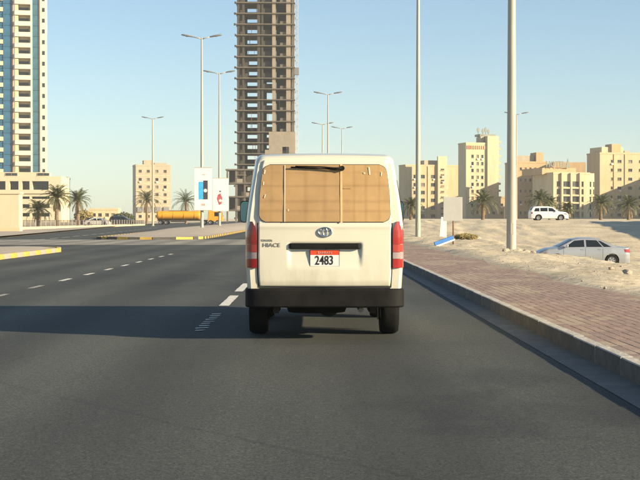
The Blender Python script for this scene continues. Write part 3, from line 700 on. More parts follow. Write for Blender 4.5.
# glazing, mirrors, doors
for s_ in (-1, 1):
    for pts in ([(0.28,1.20),(1.30,1.20),(1.30,1.66),(0.34,1.66)], [(1.42,1.20),(2.62,1.20),(2.62,1.66),(1.42,1.66)], [(2.76,1.18),(3.62,1.14),(3.40,1.66),(2.76,1.66)]):
        side_patch(VAN, pts, s_).build('side_window', M['glass'], van, smooth=True)
    for yy in (1.36, 2.69):
        side_patch(VAN, [(yy,0.5),(yy+.012,0.5),(yy+.012,1.78),(yy,1.78)], s_, 0.003).build('door_seam', M['seal'], van)
    MB().box(s_*0.855-.012, s_*0.855+.012, 2.80, 2.96, 1.0, 1.035).build('door_handle', M['black_plastic'], van, bevel=.008)
    # mirror on the front door
    mr = MB(); n = 14
    mx = s_ * 0.965
    out = [(0.082*cos(2*pi*i/20) * (1 if abs(cos(2*pi*i/20)) < .99 else 1), 0.135*sin(2*pi*i/20)) for i in range(20)]
    out = [(math.copysign(abs(cos(2*pi*i/24))**0.45, cos(2*pi*i/24))*0.085, math.copysign(abs(sin(2*pi*i/24))**0.45, sin(2*pi*i/24))*0.14) for i in range(24)]
    rows = [(0.0,0.93),(0.0,1.0),(0.05,1.0),(0.10,0.8),(0.13,0.4)]
    vs_ = [(mx + a*k, 3.72 + d, 1.335 + b*k) for d, k in rows for a, b in out]
    nn = 24; fs_ = [(i*nn+j, i*nn+(j+1)%nn, (i+1)*nn+(j+1)%nn, (i+1)*nn+j) for i in range(4) for j in range(nn)] + [tuple(range(4*nn, 5*nn))]
    mr.add(vs_, fs_); mr.tube([(s_*0.82,3.77,1.20),(mx,3.77,1.24)], 0.02, 8); mr.tube([(s_*0.80,3.77,1.46),(mx,3.77,1.42)], 0.02, 8)
    mo = mr.build('side_mirror', M['black_plastic'], van, smooth=True, recalc=True, angle=50)
    g = MB(); g.add([(mx + a*0.93, 3.722 - 0.004, 1.335 + b*0.93) for a, b in out], [tuple(range(24))]); g.build('mirror_glass', M['mirror'], mo)
    hl = MB().box(s_*0.60-0.12, s_*0.60+0.12, 4.55, 4.70, 0.66, 0.84).build('headlight', M['clear_lens'], van, bevel=0.03)
top_patch(VAN, 3.46, 4.36).build('windscreen', M['glass'], van, smooth=True)

# ---- generic cars
SEDAN = dict(L=4.65, r=0.315, ra=0.37, axles=[0.95, 3.70], bottom=0.20, rc=0.09, crown=0.035, track=0.86,
    top=[(0,0.70),(0.03,0.86),(0.10,0.96),(0.75,1.02),(1.15,1.22),(1.55,1.385),(1.9,1.43),(2.5,1.43),(2.85,1.37),(3.35,1.12),(3.62,0.985),(4.1,0.91),(4.45,0.78),(4.6,0.66),(4.65,0.5)],
    plan=[(0,0.70),(0.06,0.78),(0.25,0.85),(1.0,0.895),(3.6,0.895),(4.2,0.84),(4.5,0.72),(4.65,0.55)],
    fz=[(0.2,0.93),(0.4,0.985),(0.65,1.0),(0.92,0.975),(1.0,0.94),(1.43,0.72)])
SUV = dict(L=4.80, r=0.38, ra=0.45, axles=[0.98, 3.78], bottom=0.30, rc=0.10, crown=0.03, track=0.90,
    top=[(0,0.80),(0.03,1.12),(0.10,1.30),(0.28,1.62),(0.5,1.74),(1.2,1.79),(2.3,1.77),(2.75,1.69),(3.45,1.20),(3.7,1.13),(4.4,1.06),(4.65,0.92),(4.77,0.75),(4.80,0.6)],
    plan=[(0,0.80),(0.06,0.86),(0.3,0.92),(1.0,0.94),(3.8,0.94),(4.4,0.89),(4.7,0.78),(4.8,0.62)],
    fz=[(0.3,0.93),(0.5,0.985),(0.8,1.0),(1.08,0.98),(1.2,0.955),(1.78,0.80)])
def make_car(name, label, sp, mat, loc, rz, kind, detail=True):
    c = thing(name, label, 'car' if kind == 'sedan' else 'suv', loc, rz)
    car_body(sp).build('body', mat, c, smooth=True, recalc=True, angle=40)
    if kind == 'sedan':
        wins = [[(0.98,1.0),(1.35,1.0),(1.62,1.31),(1.50,1.29)], [(1.42,1.0),(2.22,1.0),(2.22,1.345),(1.69,1.325)], [(2.32,1.0),(3.28,0.985),(2.80,1.31),(2.32,1.345)]]
        ws, rw = (2.90, 3.58), (0.80, 1.52); seams = (0.95+0.45, 2.27, 3.36); hz = 0.86
        tl = [(0.02,0.70),(0.30,0.74),(0.34,0.88),(0.05,0.90)]; hd = [(4.12,0.66),(4.45,0.62),(4.42,0.72),(4.12,0.80)]
    else:
        wins = [[(0.42,1.16),(1.1,1.16),(1.1,1.58),(0.58,1.56)], [(1.2,1.16),(2.12,1.16),(2.12,1.62),(1.2,1.6)], [(2.22,1.16),(3.22,1.14),(2.74,1.56),(2.22,1.62)]]
        ws, rw = (2.80, 3.46), (0.10, 0.33); seams = (1.15, 2.17, 3.3); hz = 0.98
        tl = [(0.03,0.86),(0.22,0.88),(0.24,1.06),(0.07,1.10)]; hd = [(4.2,0.80),(4.62,0.76),(4.58,0.88),(4.2,0.96)]
    for s_ in (-1, 1):
        for w in wins: side_patch(sp, w, s_).build('side_window', M['glass'], c, smooth=True)
        for yy in seams: side_patch(sp, [(yy,0.36),(yy+.012,0.36),(yy+.012,1.0),(yy,1.0)], s_, 0.003).build('door_seam', M['seal'], c)
        side_patch(sp, tl, s_, 0.008).build('tail_light', M['red_lens'], c, smooth=True)
        side_patch(sp, hd, s_, 0.008).build('headlight', M['clear_lens'], c, smooth=True)
        for yy in seams[:2]:
            T, hw, B, _ = car_shape(sp); x = s_ * (hw(yy+.15, hz) + .008)
            MB().box(x-.012, x+.012, yy+.06, yy+.24, hz, hz+.03).build('door_handle', mat, c, bevel=.006)
        x0 = s_ * 0.90
        MB().box(min(x0, x0+s_*.18), max(x0, x0+s_*.18), ws[1]-.42, ws[1]-.32, hz+.12, hz+.25).build('side_mirror', mat, c, bevel=.03)
    top_patch(sp, *ws).build('windscreen', M['glass'], c, smooth=True)
    top_patch(sp, *rw).build('rear_window', M['glass'], c, smooth=True)
    if kind == 'sedan':
        MB().box(-0.6, 0.6, 0.0, 0.03, 0.70, 0.86).build('number_plate', M['plate_white'], c)
    MB().box(-0.74, 0.74, 0.3, sp['L']-.3, sp['bottom']-.03, sp['bottom']+.1).build('underbody', M['under'], c)
    add_wheels(c, sp, 0.2)
    return c
SX, SY = 15.75, 70.0
make_car('parked_sedan', 'silver sedan parked low in the sand behind the pavement', SEDAN, M['silver'], (SX, SY, ground_h(13.5, 70) + .06), R(92), 'sedan')
make_car('parked_suv', 'white suv parked on the raised sand edge in front of the hotel', SUV, M['white_car'], (PX(529.5,174)-.0, 174, ground_h(29,174)), R(-88), 'suv')
make_car('pale_car', 'pale blue-white car passing behind the railing by the left palms', SEDAN, M['white_car'], (PX(84.5,246), 246, ground_h(-38,246)), R(-88), 'sedan')
make_car('dark_car', 'black car just right of the pale car behind the railing', SUV, M['dark_car'], (PX(110,262), 262, ground_h(-36,262)), R(-92), 'suv')
make_car('dark_parked_car', 'black car half hidden behind the rear of the pale car', SEDAN, M['dark_car'], (PX(81.5,254), 254, ground_h(-42,254)), R(-94), 'sedan')

# ---- tanker truck
TX, TY = PX(157, 290), 290.0
tk = thing('tanker_truck', 'orange tanker truck parked beyond the median billboards', 'truck', (TX, TY, ground_h(-26, 290)), 0)
def tank_prof():
    m = MB(); rows = []; n = 28
    for x, k in [(0,0.05),(0.02,0.6),(0.10,0.88),(0.25,0.99),(0.4,1)] + [(0.4+0.9*i,1) for i in range(1,10)] + [(8.9,0.99),(9.05,0.88),(9.13,0.6),(9.15,0.05)]:
        rows.append([(x, cos(2*pi*j/n)*1.22*k, 1.92 + sin(2*pi*j/n)*0.95*k) for j in range(n)])
    m.v = [p for r in rows for p in r]; m.f = [(i*n+j, i*n+(j+1)%n, (i+1)*n+(j+1)%n, (i+1)*n+j) for i in range(len(rows)-1) for j in range(n)]
    m.f += [tuple(range(n)), tuple(range((len(rows)-1)*n, len(rows)*n))]
    return m
tank = tank_prof().build('tank', M['orange'], tk, smooth=True, recalc=True, angle=50)
for i in range(4):
    x = 1.3 + i*2.2
    MB().lathe([(0.97,-.03),(1.0,-.03),(1.0,.03),(.97,.03)], 24, 'x', (0,0,0), closed=True).build('tank_band', M['orange'], tank, loc=(x, 0, 1.92)).scale = (1, 1.27, 0.985)
MB().box(2.5, 6.5, -0.3, 0.3, 2.86, 2.95).build('catwalk', M['chassis'], tk)
MB().box(0.1, 13.2, -0.5, 0.5, 0.78, 0.98).build('chassis_frame', M['chassis'], tk)
MB().box(2.9, 6.2, -1.2, -0.95, 0.55, 1.0).build('side_locker', M['chassis'], tk)
cab = MB(); cab.add([(x, y, z) for y in (-1.2, 1.2) for x, z in ((10.6,0.75),(13.6,0.75),(13.7,1.6),(13.35,2.75),(12.9,2.9),(10.7,2.9))],
    [(0,1,2,3,4,5),(6,11,10,9,8,7)] + [(i,6+i,6+(i+1)%6,(i+1)%6) for i in range(6)])
cabo = cab.build('cab', M['orange'], tk, recalc=True, bevel=0.08)
MB().add([(12.0,-1.215,1.75),(13.35,-1.215,1.75),(13.15,-1.215,2.6),(12.0,-1.215,2.6)], [(0,1,2,3)]).build('cab_window', M['glass'], cabo)
MB().add([(13.72,-1.05,1.65),(13.72,1.05,1.65),(13.385,1.05,2.72),(13.385,-1.05,2.72)], [(0,1,2,3)]).build('windscreen', M['glass'], cabo)
twm, twr = wheel_meshes(0.5, 0.5, 't')
for xx in (0.9, 2.1, 9.9, 11.2, 12.7):
    for s_ in (-1, 1):
        w = link('wheel', twm, tk, (xx, s_*0.98, 0.5)); w.rotation_euler = (0, 0, pi/2 * s_); link('rim', twr, w)

# ---------------------------------------------------------------- lamp posts
def lamppost(label, X, Y, z0, H, arms, r0=0.16, r1=0.075, group='street lamps'):
    L_ = thing('street_lamp', label, 'street lamp', (X, Y, z0), 0, group)
    MB().box(-.28,.28,-.28,.28,-0.2,.06).build('base_plate', M['kerb'], L_)
    MB().tube([(0,0,0.0),(0,0,H*0.5),(0,0,H)], [r0,(r0+r1)/2,r1], 16).build('pole', M['pole'], L_, smooth=True, angle=60)
    MB().box(-.05,.05,-r0-.003,-r0+.04,0.6,1.0).build('service_door', M['pole'], L_)
    for s_ in arms:
        MB().tube([(0,0,H-.12),(s_*.35,0,H-.02),(s_*0.9,0,H+.10)], [.055,.05,.045], 8).build('arm', M['pole'], L_, smooth=True)
        h = MB(); prof = [(0.75,.05,.06),(0.95,.13,.10),(1.4,.17,.12),(1.8,.14,.10),(1.92,.05,.05)]; vs_ = []; n = 10
        for x, wy, wz in prof:
            for j in range(n):
                q = 2*pi*j/n; vs_.append((s_*x, cos(q)*wy, H + .10 + (x-0.9)*0.17 + sin(q)*wz*(1 if sin(q) > 0 else .55)))
        h.add(vs_, [(i*n+j, i*n+(j+1)%n, (i+1)*n+(j+1)%n, (i+1)*n+j) for i in range(4) for j in range(n)] + [tuple(range(n)), tuple(range(4*n,5*n))])
        ho = h.build('lamp_head', M['lamp'], L_, smooth=True, recalc=True, angle=50)
        MB().lathe([(0.001,-.05),(.09,-.03),(.12,.02)], 12, 'z', (s_*1.4, 0, H+.125)).build('lamp_lens', M['lamp_lens'], ho, smooth=True)
    return L_
lamppost('thick street lamp pole left of the silver sedan, rising out of frame', PX(511.5,50), 50, ground_h(7.1,50), 18, (-1,), 0.175, 0.105)
lamppost('tall street lamp pole in the sand just right of the van, rising out of frame', PX(418,89), 89, ground_h(6.7,89), 18, (-1,), 0.17, 0.09)
lamppost('thin double-armed street lamp close behind the thick right-hand pole', PX(516.5,219), 219, ground_h(32,219), 16.6, (-1,1), 0.14, 0.07)
lamppost('double-armed street lamp carrying the left, larger billboard on the median', PX(202,132), 132, base(132)+.42, 17.9, (-1,1))
lamppost('double-armed street lamp carrying the right, smaller billboard on the median', PX(219.5,167), 167, base(167)+.42, 18.2, (-1,1))
lamppost('distant double-armed street lamp in front of the six-storey tan block', PX(153,241), 241, base(241)-.03, 18.5, (-1,1), 0.2, 0.1)
lamppost('tallest of the three distant double-armed street lamps above the van roof', PX(328,187), 187, base(187)+.1, 17.8, (-1,1))
lamppost('left, short of the three distant street lamps above the van roof', PX(322.5,245), 245, base(245)-.03, 17.8, (-1,1), 0.15, 0.08)
lamppost('right, short of the three distant street lamps above the van roof', PX(342,250), 250, base(250)-.03, 17.4, (-1,1), 0.15, 0.08)

def billboard(label, X, Y, z0, z1, w, kind):
    b = thing('billboard', label, 'billboard', (X, Y - 0.28, 0), R(4))
    MB().box(-w/2, w/2, -0.06, 0.06, z0, z1).build('panel', M['board_white'], b, bevel=.01)
    H = z1 - z0; y = -0.066
    t = .05
    MB().box(-w/2-.02, w/2+.02, -.08, .08, z1, z1+t).build('frame_bar', M['pole'], b); MB().box(-w/2-.02, w/2+.02, -.08, .08, z0-t, z0).build('frame_bar', M['pole'], b)
    for zz in (z0 + H*.2, z0 + H*.8): MB().box(-.12,.12,.06,.26,zz-.05,zz+.05).build('bracket', M['lamp'], b)
    if kind == 0:
        MB().box(-w*.27, -w*.0, y, -.055, z0+H*.25, z0+H*.67).build('poster_picture', M['poster_blue'], b)
        MB().box(w*.003, w*.27, y, -.055, z0+H*.25, z0+H*.70).build('poster_picture', M['poster_dark'], b)
        MB().lathe([(0.001,y-.004),(w*.10,y-.004),(w*.10,-.05)], 20, 'y', (w*.13, 0, z0+H*.46)).build('poster_disc', M['board_white'], b)
        MB().box(-w*.12, w*.12, y, -.055, z0+H*.10, z0+H*.15).build('poster_mark', M['poster_pink'], b)
        MB().box(-w*.06, w*.10, y, -.055, z0+H*.82, z0+H*.85).build('poster_mark', M['poster_pink'], b)
    else:
        m = MB(); pts = [(0.10,.40),(.22,.20),(.36,.24),(.40,.42),(.30,.56),(.16,.52)]
        m.add([(-w/2 + w*(.12+a*1.2), y, z0+H*(b_-.02)) for a, b_ in pts], [tuple(range(6))]); m.build('poster_picture', M['poster_red'], b)
        MB().lathe([(0.001,y-.004),(w*.09,y-.004),(w*.09,-.05)], 16, 'y', (-w*.03, 0, z0+H*.32)).build('poster_disc', M['board_white'], b)
        MB().box(-w*.1, w*.02, y, -.055, z0+H*.58, z0+H*.62).build('poster_mark', M['poster_dark'], b)
    for xx in ((-w*.42, -w*.30) if kind == 0 else ()): pass
    return b
billboard('tall white billboard with blue and black picture on the median, left and larger', PX(203.5,132), 132, PZ(210,132), PZ(168,132), 1.62, 0)
billboard('tall white billboard with small dark red picture on the median, right and smaller', PX(221,167), 167, PZ(211,167), PZ(178.5,167), 1.85, 1)

# ---------------------------------------------------------------- palms and shrubs
def frond_mesh(mb_, az_, pitch, Ln, droop, rg, width=0.42):
    d = Vector((cos(az_), sin(az_), 0)); side = Vector((-sin(az_), cos(az_), 0)); P = []; n = 9
    ang = pitch; p = Vector((0,0,0))
    P.append(p.copy())
    for i in range(n):
        p = p + (d * cos(ang) + Vector((0,0,1)) * sin(ang)) * (Ln / n); ang -= droop / n * (0.6 + 0.9 * i / n); P.append(p.copy())
    mb_.tube(P, [0.035 * (1 - 0.85*i/n) for i in range(n+1)], 4)
    K = 20
    for i in range(2, K):
        t = i / K * n; a = int(t); q = P[a].lerp(P[min(a+1,n)], t - a); tan = (P[min(a+1,n)] - P[a]).normalized(); up = side.cross(tan).normalized() * -1
        l = width * (0.55 + 0.9 * sin(pi * min(1, (i/K) * 0.85 + 0.12))) * rg.uniform(.8, 1.15)
        for s_ in (-1, 1):
            e = q + (side * s_ * 0.75 + tan * 0.75 + Vector((0,0,-0.25 + rg.uniform(-.2,.25)))).normalized() * l
            w = tan * 0.06
            mb_.add([q - w, q + w, e + w*.15], [(0,1,2)] if s_ > 0 else [(0,2,1)])
def palm(label, X, Y, z0, H, rad, seed, group='date palms', n=40):
    rg = random.Random(seed)
    t = thing('palm_tree', label, 'palm tree', (X, Y, z0), rg.uniform(0, 6), group)
    path = []; rad_ = []; k = 14; lx, ly = rg.uniform(-.25,.25), rg.uniform(-.25,.25)
    for i in range(k*2+1):
        f = i / (k*2); path.append((lx*f*f, ly*f*f, H*f - .1*(1-f))); rad_.append((0.30 - 0.10*f + (0.035 if i % 2 else 0)) * (1.15 if f > .9 else 1))
    MB().tube(path, rad_, 10).build('trunk', M['trunk'], t, smooth=False)
    c = MB()
    for i in range(n):
        f = i / n; frond_mesh(c, i*2.399 + rg.uniform(-.2,.2), 1.35 - 1.45*f + rg.uniform(-.12,.12), rad*rg.uniform(.85,1.12)*(0.8+0.3*f), 1.0 + 0.9*f, rg)
    c.build('crown', M['frond'], t, (lx, ly, H - .05))
    dn = MB()
    for i in range(8): frond_mesh(dn, i*2.399 + .7, -0.65 + rg.uniform(-.3,.2), rad*.75, 1.0, rg, .3)
    dn.build('dry_fronds', M['dead_frond'], t, (lx, ly, H - .15))
    return t
GH = ground_h
def palm_px(label, x, ytop, Y, rad, seed, n=42):
    rad *= 1.12; X = PX(x, Y); z0 = GH(X, Y); top = PZ(ytop, Y); palm(label, X, Y, z0, max(1.6, top - z0 - rad*0.62), rad, seed, n=n)
palm_px('tallest date palm on the left, with a bare trunk beside the railing', 57, 185, 188, 2.3, 1)
palm_px('date palm standing just right of the tallest left palm', 78, 189, 222, 2.5, 2)
palm_px('low bushy date palm in front of the white podium', 38.5, 199, 226, 2.5, 3)
palm_px('date palm in front of the six-storey tan block', 147, 189, 300, 3.4, 4)
palm_px('date palm behind the orange tanker and left of the billboards', 186, 190, 320, 3.8, 5)
palm_px('full date palm in front of the cream tower, right of the grey sign board', 483, 189, 235, 3.0, 6, 40)
palm_px('date palm seen just left of the near tall pole, right of the van', 411, 197, 250, 2.3, 7)
palm_px('date palm just behind the rear of the white suv', 539, 189, 250, 2.8, 8)
palm_px('date palm between the hotel and the tall right-hand block', 601, 193, 250, 2.7, 9)
palm_px('rightmost date palm in front of the tall right-hand block', 629, 194, 245, 2.9, 10)
palm_px('short palm behind the nose of the white suv', 568, 202, 262, 1.9, 11)
palm_px('thin brownish palm right of the suv-side palm', 550, 196, 268, 2.0, 12)

def leaf_ball(mb_, c, r, n, rg, s=0.08, flat=1.0):
    for i in range(n):
        u = Vector((rg.gauss(0,1), rg.gauss(0,1), rg.gauss(0,1))).normalized() * (rg.random() ** 0.45)
        p = Vector(c) + Vector((u.x*r[0], u.y*r[1], u.z*r[2]*flat))
        a = Vector((rg.gauss(0,1), rg.gauss(0,1), rg.gauss(0,1))).normalized(); b = a.orthogonal().normalized(); q = s * rg.uniform(.6,1.4)
        mb_.add([p - a*q, p + b*q*.5, p + a*q, p - b*q*.5], [(0,1,2,3)])
def shrub(name, label, X, Y, z, r, n, mat, seed, s=0.09, cat='shrub'):
    rg = random.Random(seed); t = thing(name, label, cat, (X, Y, z))
    st = MB()
    for i in range(7):
        q = i*0.9; st.tube([(0,0,-.05),(cos(q)*r[0]*.35, sin(q)*r[1]*.35, r[2]*.6),(cos(q)*r[0]*.6, sin(q)*r[1]*.6, r[2]*1.2)], [.03,.02,.01], 5)
    st.build('stems', M['trunk'], t)
    lf = MB()
    for i in range(7):
        q = i*2*pi/6; k = 0 if i == 6 else .5
        leaf_ball(lf, (cos(q)*r[0]*k, sin(q)*r[1]*k, r[2]*(.75 + (0.25 if i == 6 else 0))), (r[0]*.55, r[1]*.55, r[2]*.7), n//7, rg, s)
    lf.v = [(a, b, max(c, 0.0)) for a, b, c in lf.v]
    lf.build('foliage', mat, t); return t
zz = GH(PX(466,72), 72)
shrub('scrub_mound', 'low dry yellow-green scrub mound beside the grey sign board', PX(466,72), 72, zz, (0.62,0.5,0.22), 7000, M['scrub'], 3, .035)
shrub('roadside_bush', 'loose green bush left of the palm before the tan block', PX(124,290), 290, GH(-40,290), (2.4,1.5,1.6), 2600, M['leaf'], 5, .22)
shrub('roadside_bush', 'brown-green bush behind the black car, right of the left palms', PX(84,300), 300, GH(-48,300), (2.2,1.5,2.0), 2600, M['scrub'], 6, .22)

# ---------------------------------------------------------------- sign board, slab, barrier, rubble
SYd = 62; sx = PX(453.5, SYd); sz = GH(sx, SYd)
sg = thing('sign_board', 'grey sign board seen from behind on a thin post in the sand', 'sign', (sx, SYd, sz), R(6))
MB().box(-0.46, 0.40, -0.03, 0.0, PZ(221,SYd)-sz, PZ(197,SYd)-sz).build('panel', M['sign_grey'], sg, bevel=.01)
MB().tube([(0,.03,-.1),(0,.03,PZ(199,SYd)-sz)], 0.035, 10).build('post', M['post_rust'], sg, smooth=True)
sx2 = PX(443, 80); sl = MB(); hh = PZ(217,80)-GH(sx2,80)
sl.add([(-.21,0,-.05),(.20,0,-.05),(.20,.09,-.05),(-.21,.09,-.05),(-.10,.05,hh),(.21,.05,hh),(.21,.14,hh),(-.10,.14,hh)], [(0,3,2,1),(4,5,6,7),(0,1,5,4),(1,2,6,5),(2,3,7,6),(3,0,4,7)])
tag(sl.build('marker_slab', M['board_white'], loc=(sx2,80,GH(sx2,80)), bevel=.01), 'upright white marker slab standing behind the grey sign board', 'marker')
by = 60.3; bx_ = PX(444.5, by); bz = GH(bx_, by)
br = thing('fallen_barrier', 'blue and white barrier plank lying on the pavement edge below the sign', 'barrier', (bx_, by, bz + 0.0), R(14)); br.rotation_euler = (0, R(-19), R(14)); br.location.z += 0.17
MB().box(-.45,.45,-.05,.05,0.0,.15).build('plank', M['blue_paint'], br, bevel=.01)
MB().box(-.45,.45,-.10,.06,-0.07,-.003).build('foot_board', M['board_white'], br, bevel=.01)
def rock_mesh(seed):
    bm = bmesh.new(); bmesh.ops.create_icosphere(bm, subdivisions=2, radius=1)
    for v in bm.verts: v.co *= 1 + 0.45 * noise.noise(v.co * 1.3 + Vector((seed*3.1, 0, 0)))
    me = bpy.data.meshes.new('rock'); bm.to_mesh(me); bm.free(); me.materials.append(M['rock']); return me
RM = [rock_mesh(i) for i in range(4)]
for i, (x, y, s, lab) in enumerate(((518.5,251,.15,'largest sandy boulder right of the thick pole base'), (526,252,.13,'low stone between the boulder and the sedan bonnet'), (533,251,.10,'small dark stone nearest the sedan bonnet'), (506,251.5,.12,'small stone left of the thick pole base'), (628,276,.08,'broken block lying in the sand right of the sedan'), (612,270,.055,'small stone in the sand below the sedan boot'))):
    Y = 49 if y < 255 else 1.1*F/(y-220); X = PX(x, Y)
    o = link('rock', RM[i % 4], None, (X, Y, GH(X, Y) + s*.35), i*1.3, (s*1.3, s, s*.75)); tag(o, lab, 'rock', 'stones in the sand')
g = MB(); rg = random.Random(5)
for i in range(1500):
    Y = 12 + 100 * rg.random() ** 1.5; X = 4.6 + rg.random() ** 1.4 * (3.5 + Y*0.12)
    if 66.5 < Y < 73.5 and X > 9.8: continue
    z = GH(X, Y); s = rg.uniform(.008, .026) * (1 if rg.random() < .95 else 2.0)
    vs_ = [Vector((rg.uniform(.6,1.2)*a, rg.uniform(.6,1.2)*b, rg.uniform(.4,.9)*c))*s for a, b, c in ((1,0,0),(-1,0,0),(0,1,0),(0,-1,0),(0,0,1),(0,0,-1))]
    g.add([v + Vector((X, Y, z + s*.2)) for v in vs_], [(0,2,4),(2,1,4),(1,3,4),(3,0,4),(2,0,5),(1,2,5),(3,1,5),(0,3,5)])
go = g.build('gravel', M['rock']); go['kind'] = 'stuff'; go['label'] = 'loose pebbles scattered over the sand beside the pavement'; go['category'] = 'gravel'

# ---------------------------------------------------------------- left side: white block, railing
wx = PX(19.5, 133)
uw = thing('boundary_block', 'plain white rendered block at the left edge of the frame', 'building', (wx, 133, base(133)-.05))
MB().box(-16, 0, 0, 1.6, -.3, PZ(194,133)).build('wall', M['white_wall'], uw)
MB().box(-16.1, 0.1, -.1, 1.7, PZ(194,133)+.002, PZ(194,133)+.18).build('coping', M['white_wall'], uw)
MB().box(-16.1, 0.04, -.04, 0.0, 0.0, 0.5).build('plinth', M['cream2'], uw)
fn_ = thing('railing_wall', 'low pale wall with dark metal railing in front of the left palms', 'railing', (-31.2, 143, base(190)))
MB().box(-.12, .12, 0, 118, -.3, .34).build('wall', M['cream2'], fn_)
rl = MB()
MB().box(-.03,.03,0,118,1.0,1.06).build('top_rail', M['chassis'], fn_); MB().box(-.03,.03,0,118,.42,.47).build('bottom_rail', M['chassis'], fn_)
pm = MB().box(-.05,.05,-.05,.05,.34,1.12).mesh('post', M['kerb'])
bm_ = MB().box(-.012,.012,-.02,.02,.47,1.0).mesh('baluster', M['chassis'])
for i in range(40): link('post', pm, fn_, (0, 0.2 + i*3.0, 0))
for i in range(290): link('baluster', bm_, fn_, (0, 0.5 + i*0.4, 0))

# ---------------------------------------------------------------- buildings
def facade(m, O, u, w, h, ops, reveal, nrm):
    """wall rectangle from O along u (unit) and +z with recessed openings (u0,u1,v0,v1)"""
    O = Vector(O); u = Vector(u); nrm = Vector(nrm); Z = Vector((0,0,1))
    us = sorted({0, w} | {round(a, 3) for o in ops for a in o[:2]}); vs_ = sorted({0, h} | {round(a, 3) for o in ops for a in o[2:]})
    for i in range(len(us)-1):
        for j in range(len(vs_)-1):
            cu, cv = (us[i]+us[i+1])/2, (vs_[j]+vs_[j+1])/2
            if any(o[0] < cu < o[1] and o[2] < cv < o[3] for o in ops): continue
            m.add([O+u*us[i]+Z*vs_[j], O+u*us[i+1]+Z*vs_[j], O+u*us[i+1]+Z*vs_[j+1], O+u*us[i]+Z*vs_[j+1]], [(0,1,2,3)])
    for a, b, c, d in ops:
        P = [O+u*a+Z*c, O+u*b+Z*c, O+u*b+Z*d, O+u*a+Z*d]; Q = [p - nrm*reveal for p in P]
        m.add(P + Q, [(0,4,5,1),(1,5,6,2),(2,6,7,3),(3,7,4,0)])
_wm = {}
ac_mesh = MB().box(0,.85,-.28,.14,0,.58).mesh('air_conditioner', M['board_white'])
def window_part(root, w, h, x, y, z, glass='window_glass', bars=1, fr='frame'):
    key = (round(w,2), round(h,2), glass, bars, fr)
    if key not in _wm:
        t = 0.07; f = MB()
        f.box(0,w,0,.08,0,t); f.box(0,w,0,.08,h-t,h); f.box(0,t,0,.08,t,h-t); f.box(w-t,w,0,.08,t,h-t)
        for i in range(bars): c = w*(i+1)/(bars+1); f.box(c-t/2,c+t/2,.002,.078,t,h-t)
        p = MB().add([(t*.5,.05,t*.5),(w-t*.5,.05,t*.5),(w-t*.5,.05,h-t*.5),(t*.5,.05,h-t*.5)], [(0,1,2,3)])
        s_ = MB().box(-.1,w+.1,-.38,0,-.12,-.002)
        _wm[key] = (f.mesh('window', M[fr]), [p.mesh('pane', M[g_]) for g_ in (glass, glass, 'glass_mid', 'glass_curtain')], s_.mesh('sill', M['cream2']))
    a, b, c = _wm[key]
    o = link('window', a, root, (x, y, z)); link('pane', rng.choice(b), o); link('sill', c, o)
    if rng.random() < 0.2 and h < 2.0 and y < .25 and x > .5: link('air_conditioner', ac_mesh, root, (x + rng.uniform(0, max(0.1, w - .8)), y - .45, z - .75))
    return o
def block(name, label, mat, Y, x0, x1, ytop, depth, cols_, rows_, ww, wh, rz=0, extra=None, reveal=0.3, parapet=0.7, pmat=None, zbase=None, skip=None):
    """x0,x1,ytop in photo pixels; cols: px centres; rows: px centres; ww/wh metres"""
    X0, X1 = PX(x0, Y), PX(x1, Y); w = X1 - X0; z0 = (GH((X0+X1)/2, Y) if zbase is None else zbase) - .3; H = PZ(ytop, Y) - z0
    b = thing(name, label, 'building', (X0, Y, z0), rz)
    ops = []
    for c in cols_:
        cx, cw = (c if isinstance(c, tuple) else (c, ww))
        for r in rows_:
            if skip and skip(cx, r): continue
            u = PX(cx, Y) - X0; v = PZ(r, Y) - z0
            if v - wh/2 < 0.3: continue
            ops.append((u - cw/2, u + cw/2, v - wh/2, v + wh/2))
    if extra: ops += extra(X0, z0)
    m = MB(); facade(m, (0,0,0), (1,0,0), w, H, ops, reveal, (0,-1,0))
    m.add([(0,0,0),(0,depth,0),(0,depth,H),(0,0,H)], [(0,3,2,1)][::1]); m.add([(w,0,0),(w,depth,0),(w,depth,H),(w,0,H)], [(0,1,2,3)])
    m.add([(0,depth,0),(w,depth,0),(w,depth,H),(0,depth,H)], [(0,3,2,1)]); m.add([(0,0,H),(w,0,H),(w,depth,H),(0,depth,H)], [(0,1,2,3)])
    m.build('wall', mat, b)
    p = MB(); t = .25; pm_ = pmat or mat
    p.box(-.12, w+.12, -.12, t, H+.003, H+parapet); p.box(-.12, t, t, depth-t, H+.003, H+parapet); p.box(w-t, w+.12, t, depth-t, H+.003, H+parapet); p.box(-.12, w+.12, depth-t, depth+.12, H+.003, H+parapet)
    p.build('parapet', pm_, b)
    for a, b1, c, d in ops: window_part(b, b1-a, d-c, a, reveal-.1, c, bars=max(0, int((b1-a)/1.6)))
    return b, w, H, X0, z0

# six-storey tan block
b, w, H, X0, z0 = block('tan_block', 'six-storey tan block with square windows beyond the left lamp post', M['tan'], 600, 136, 171, 166, 13, [140.3,148.3,157,165.2], [171.3,179.5,187,194.7,201.7,216.5], 1.35, 1.3, R(13))
MB().box(w*.25, w*.5, 3, 8, H, H+2.6).build('stair_head', M['tan'], b); MB().box(w*.55, w*.9, 2, 9, H, H+1.5).build('roof_room', M['tan'], b)
for i in range(4): MB().box(w*(.04+.25*i), w*(.20+.25*i), -.7, -.002, PZ(212,600)-z0, PZ(207,600)-z0).build('balcony', M['lamp'], b)
for i, yy in enumerate((175.5,183.2,190.8,198.3,205.5)): MB().box(-.06, w+.06, -.06, -.002, PZ(yy,600)-z0-.12, PZ(yy,600)-z0+.12).build('floor_band', M['cream2'], b)

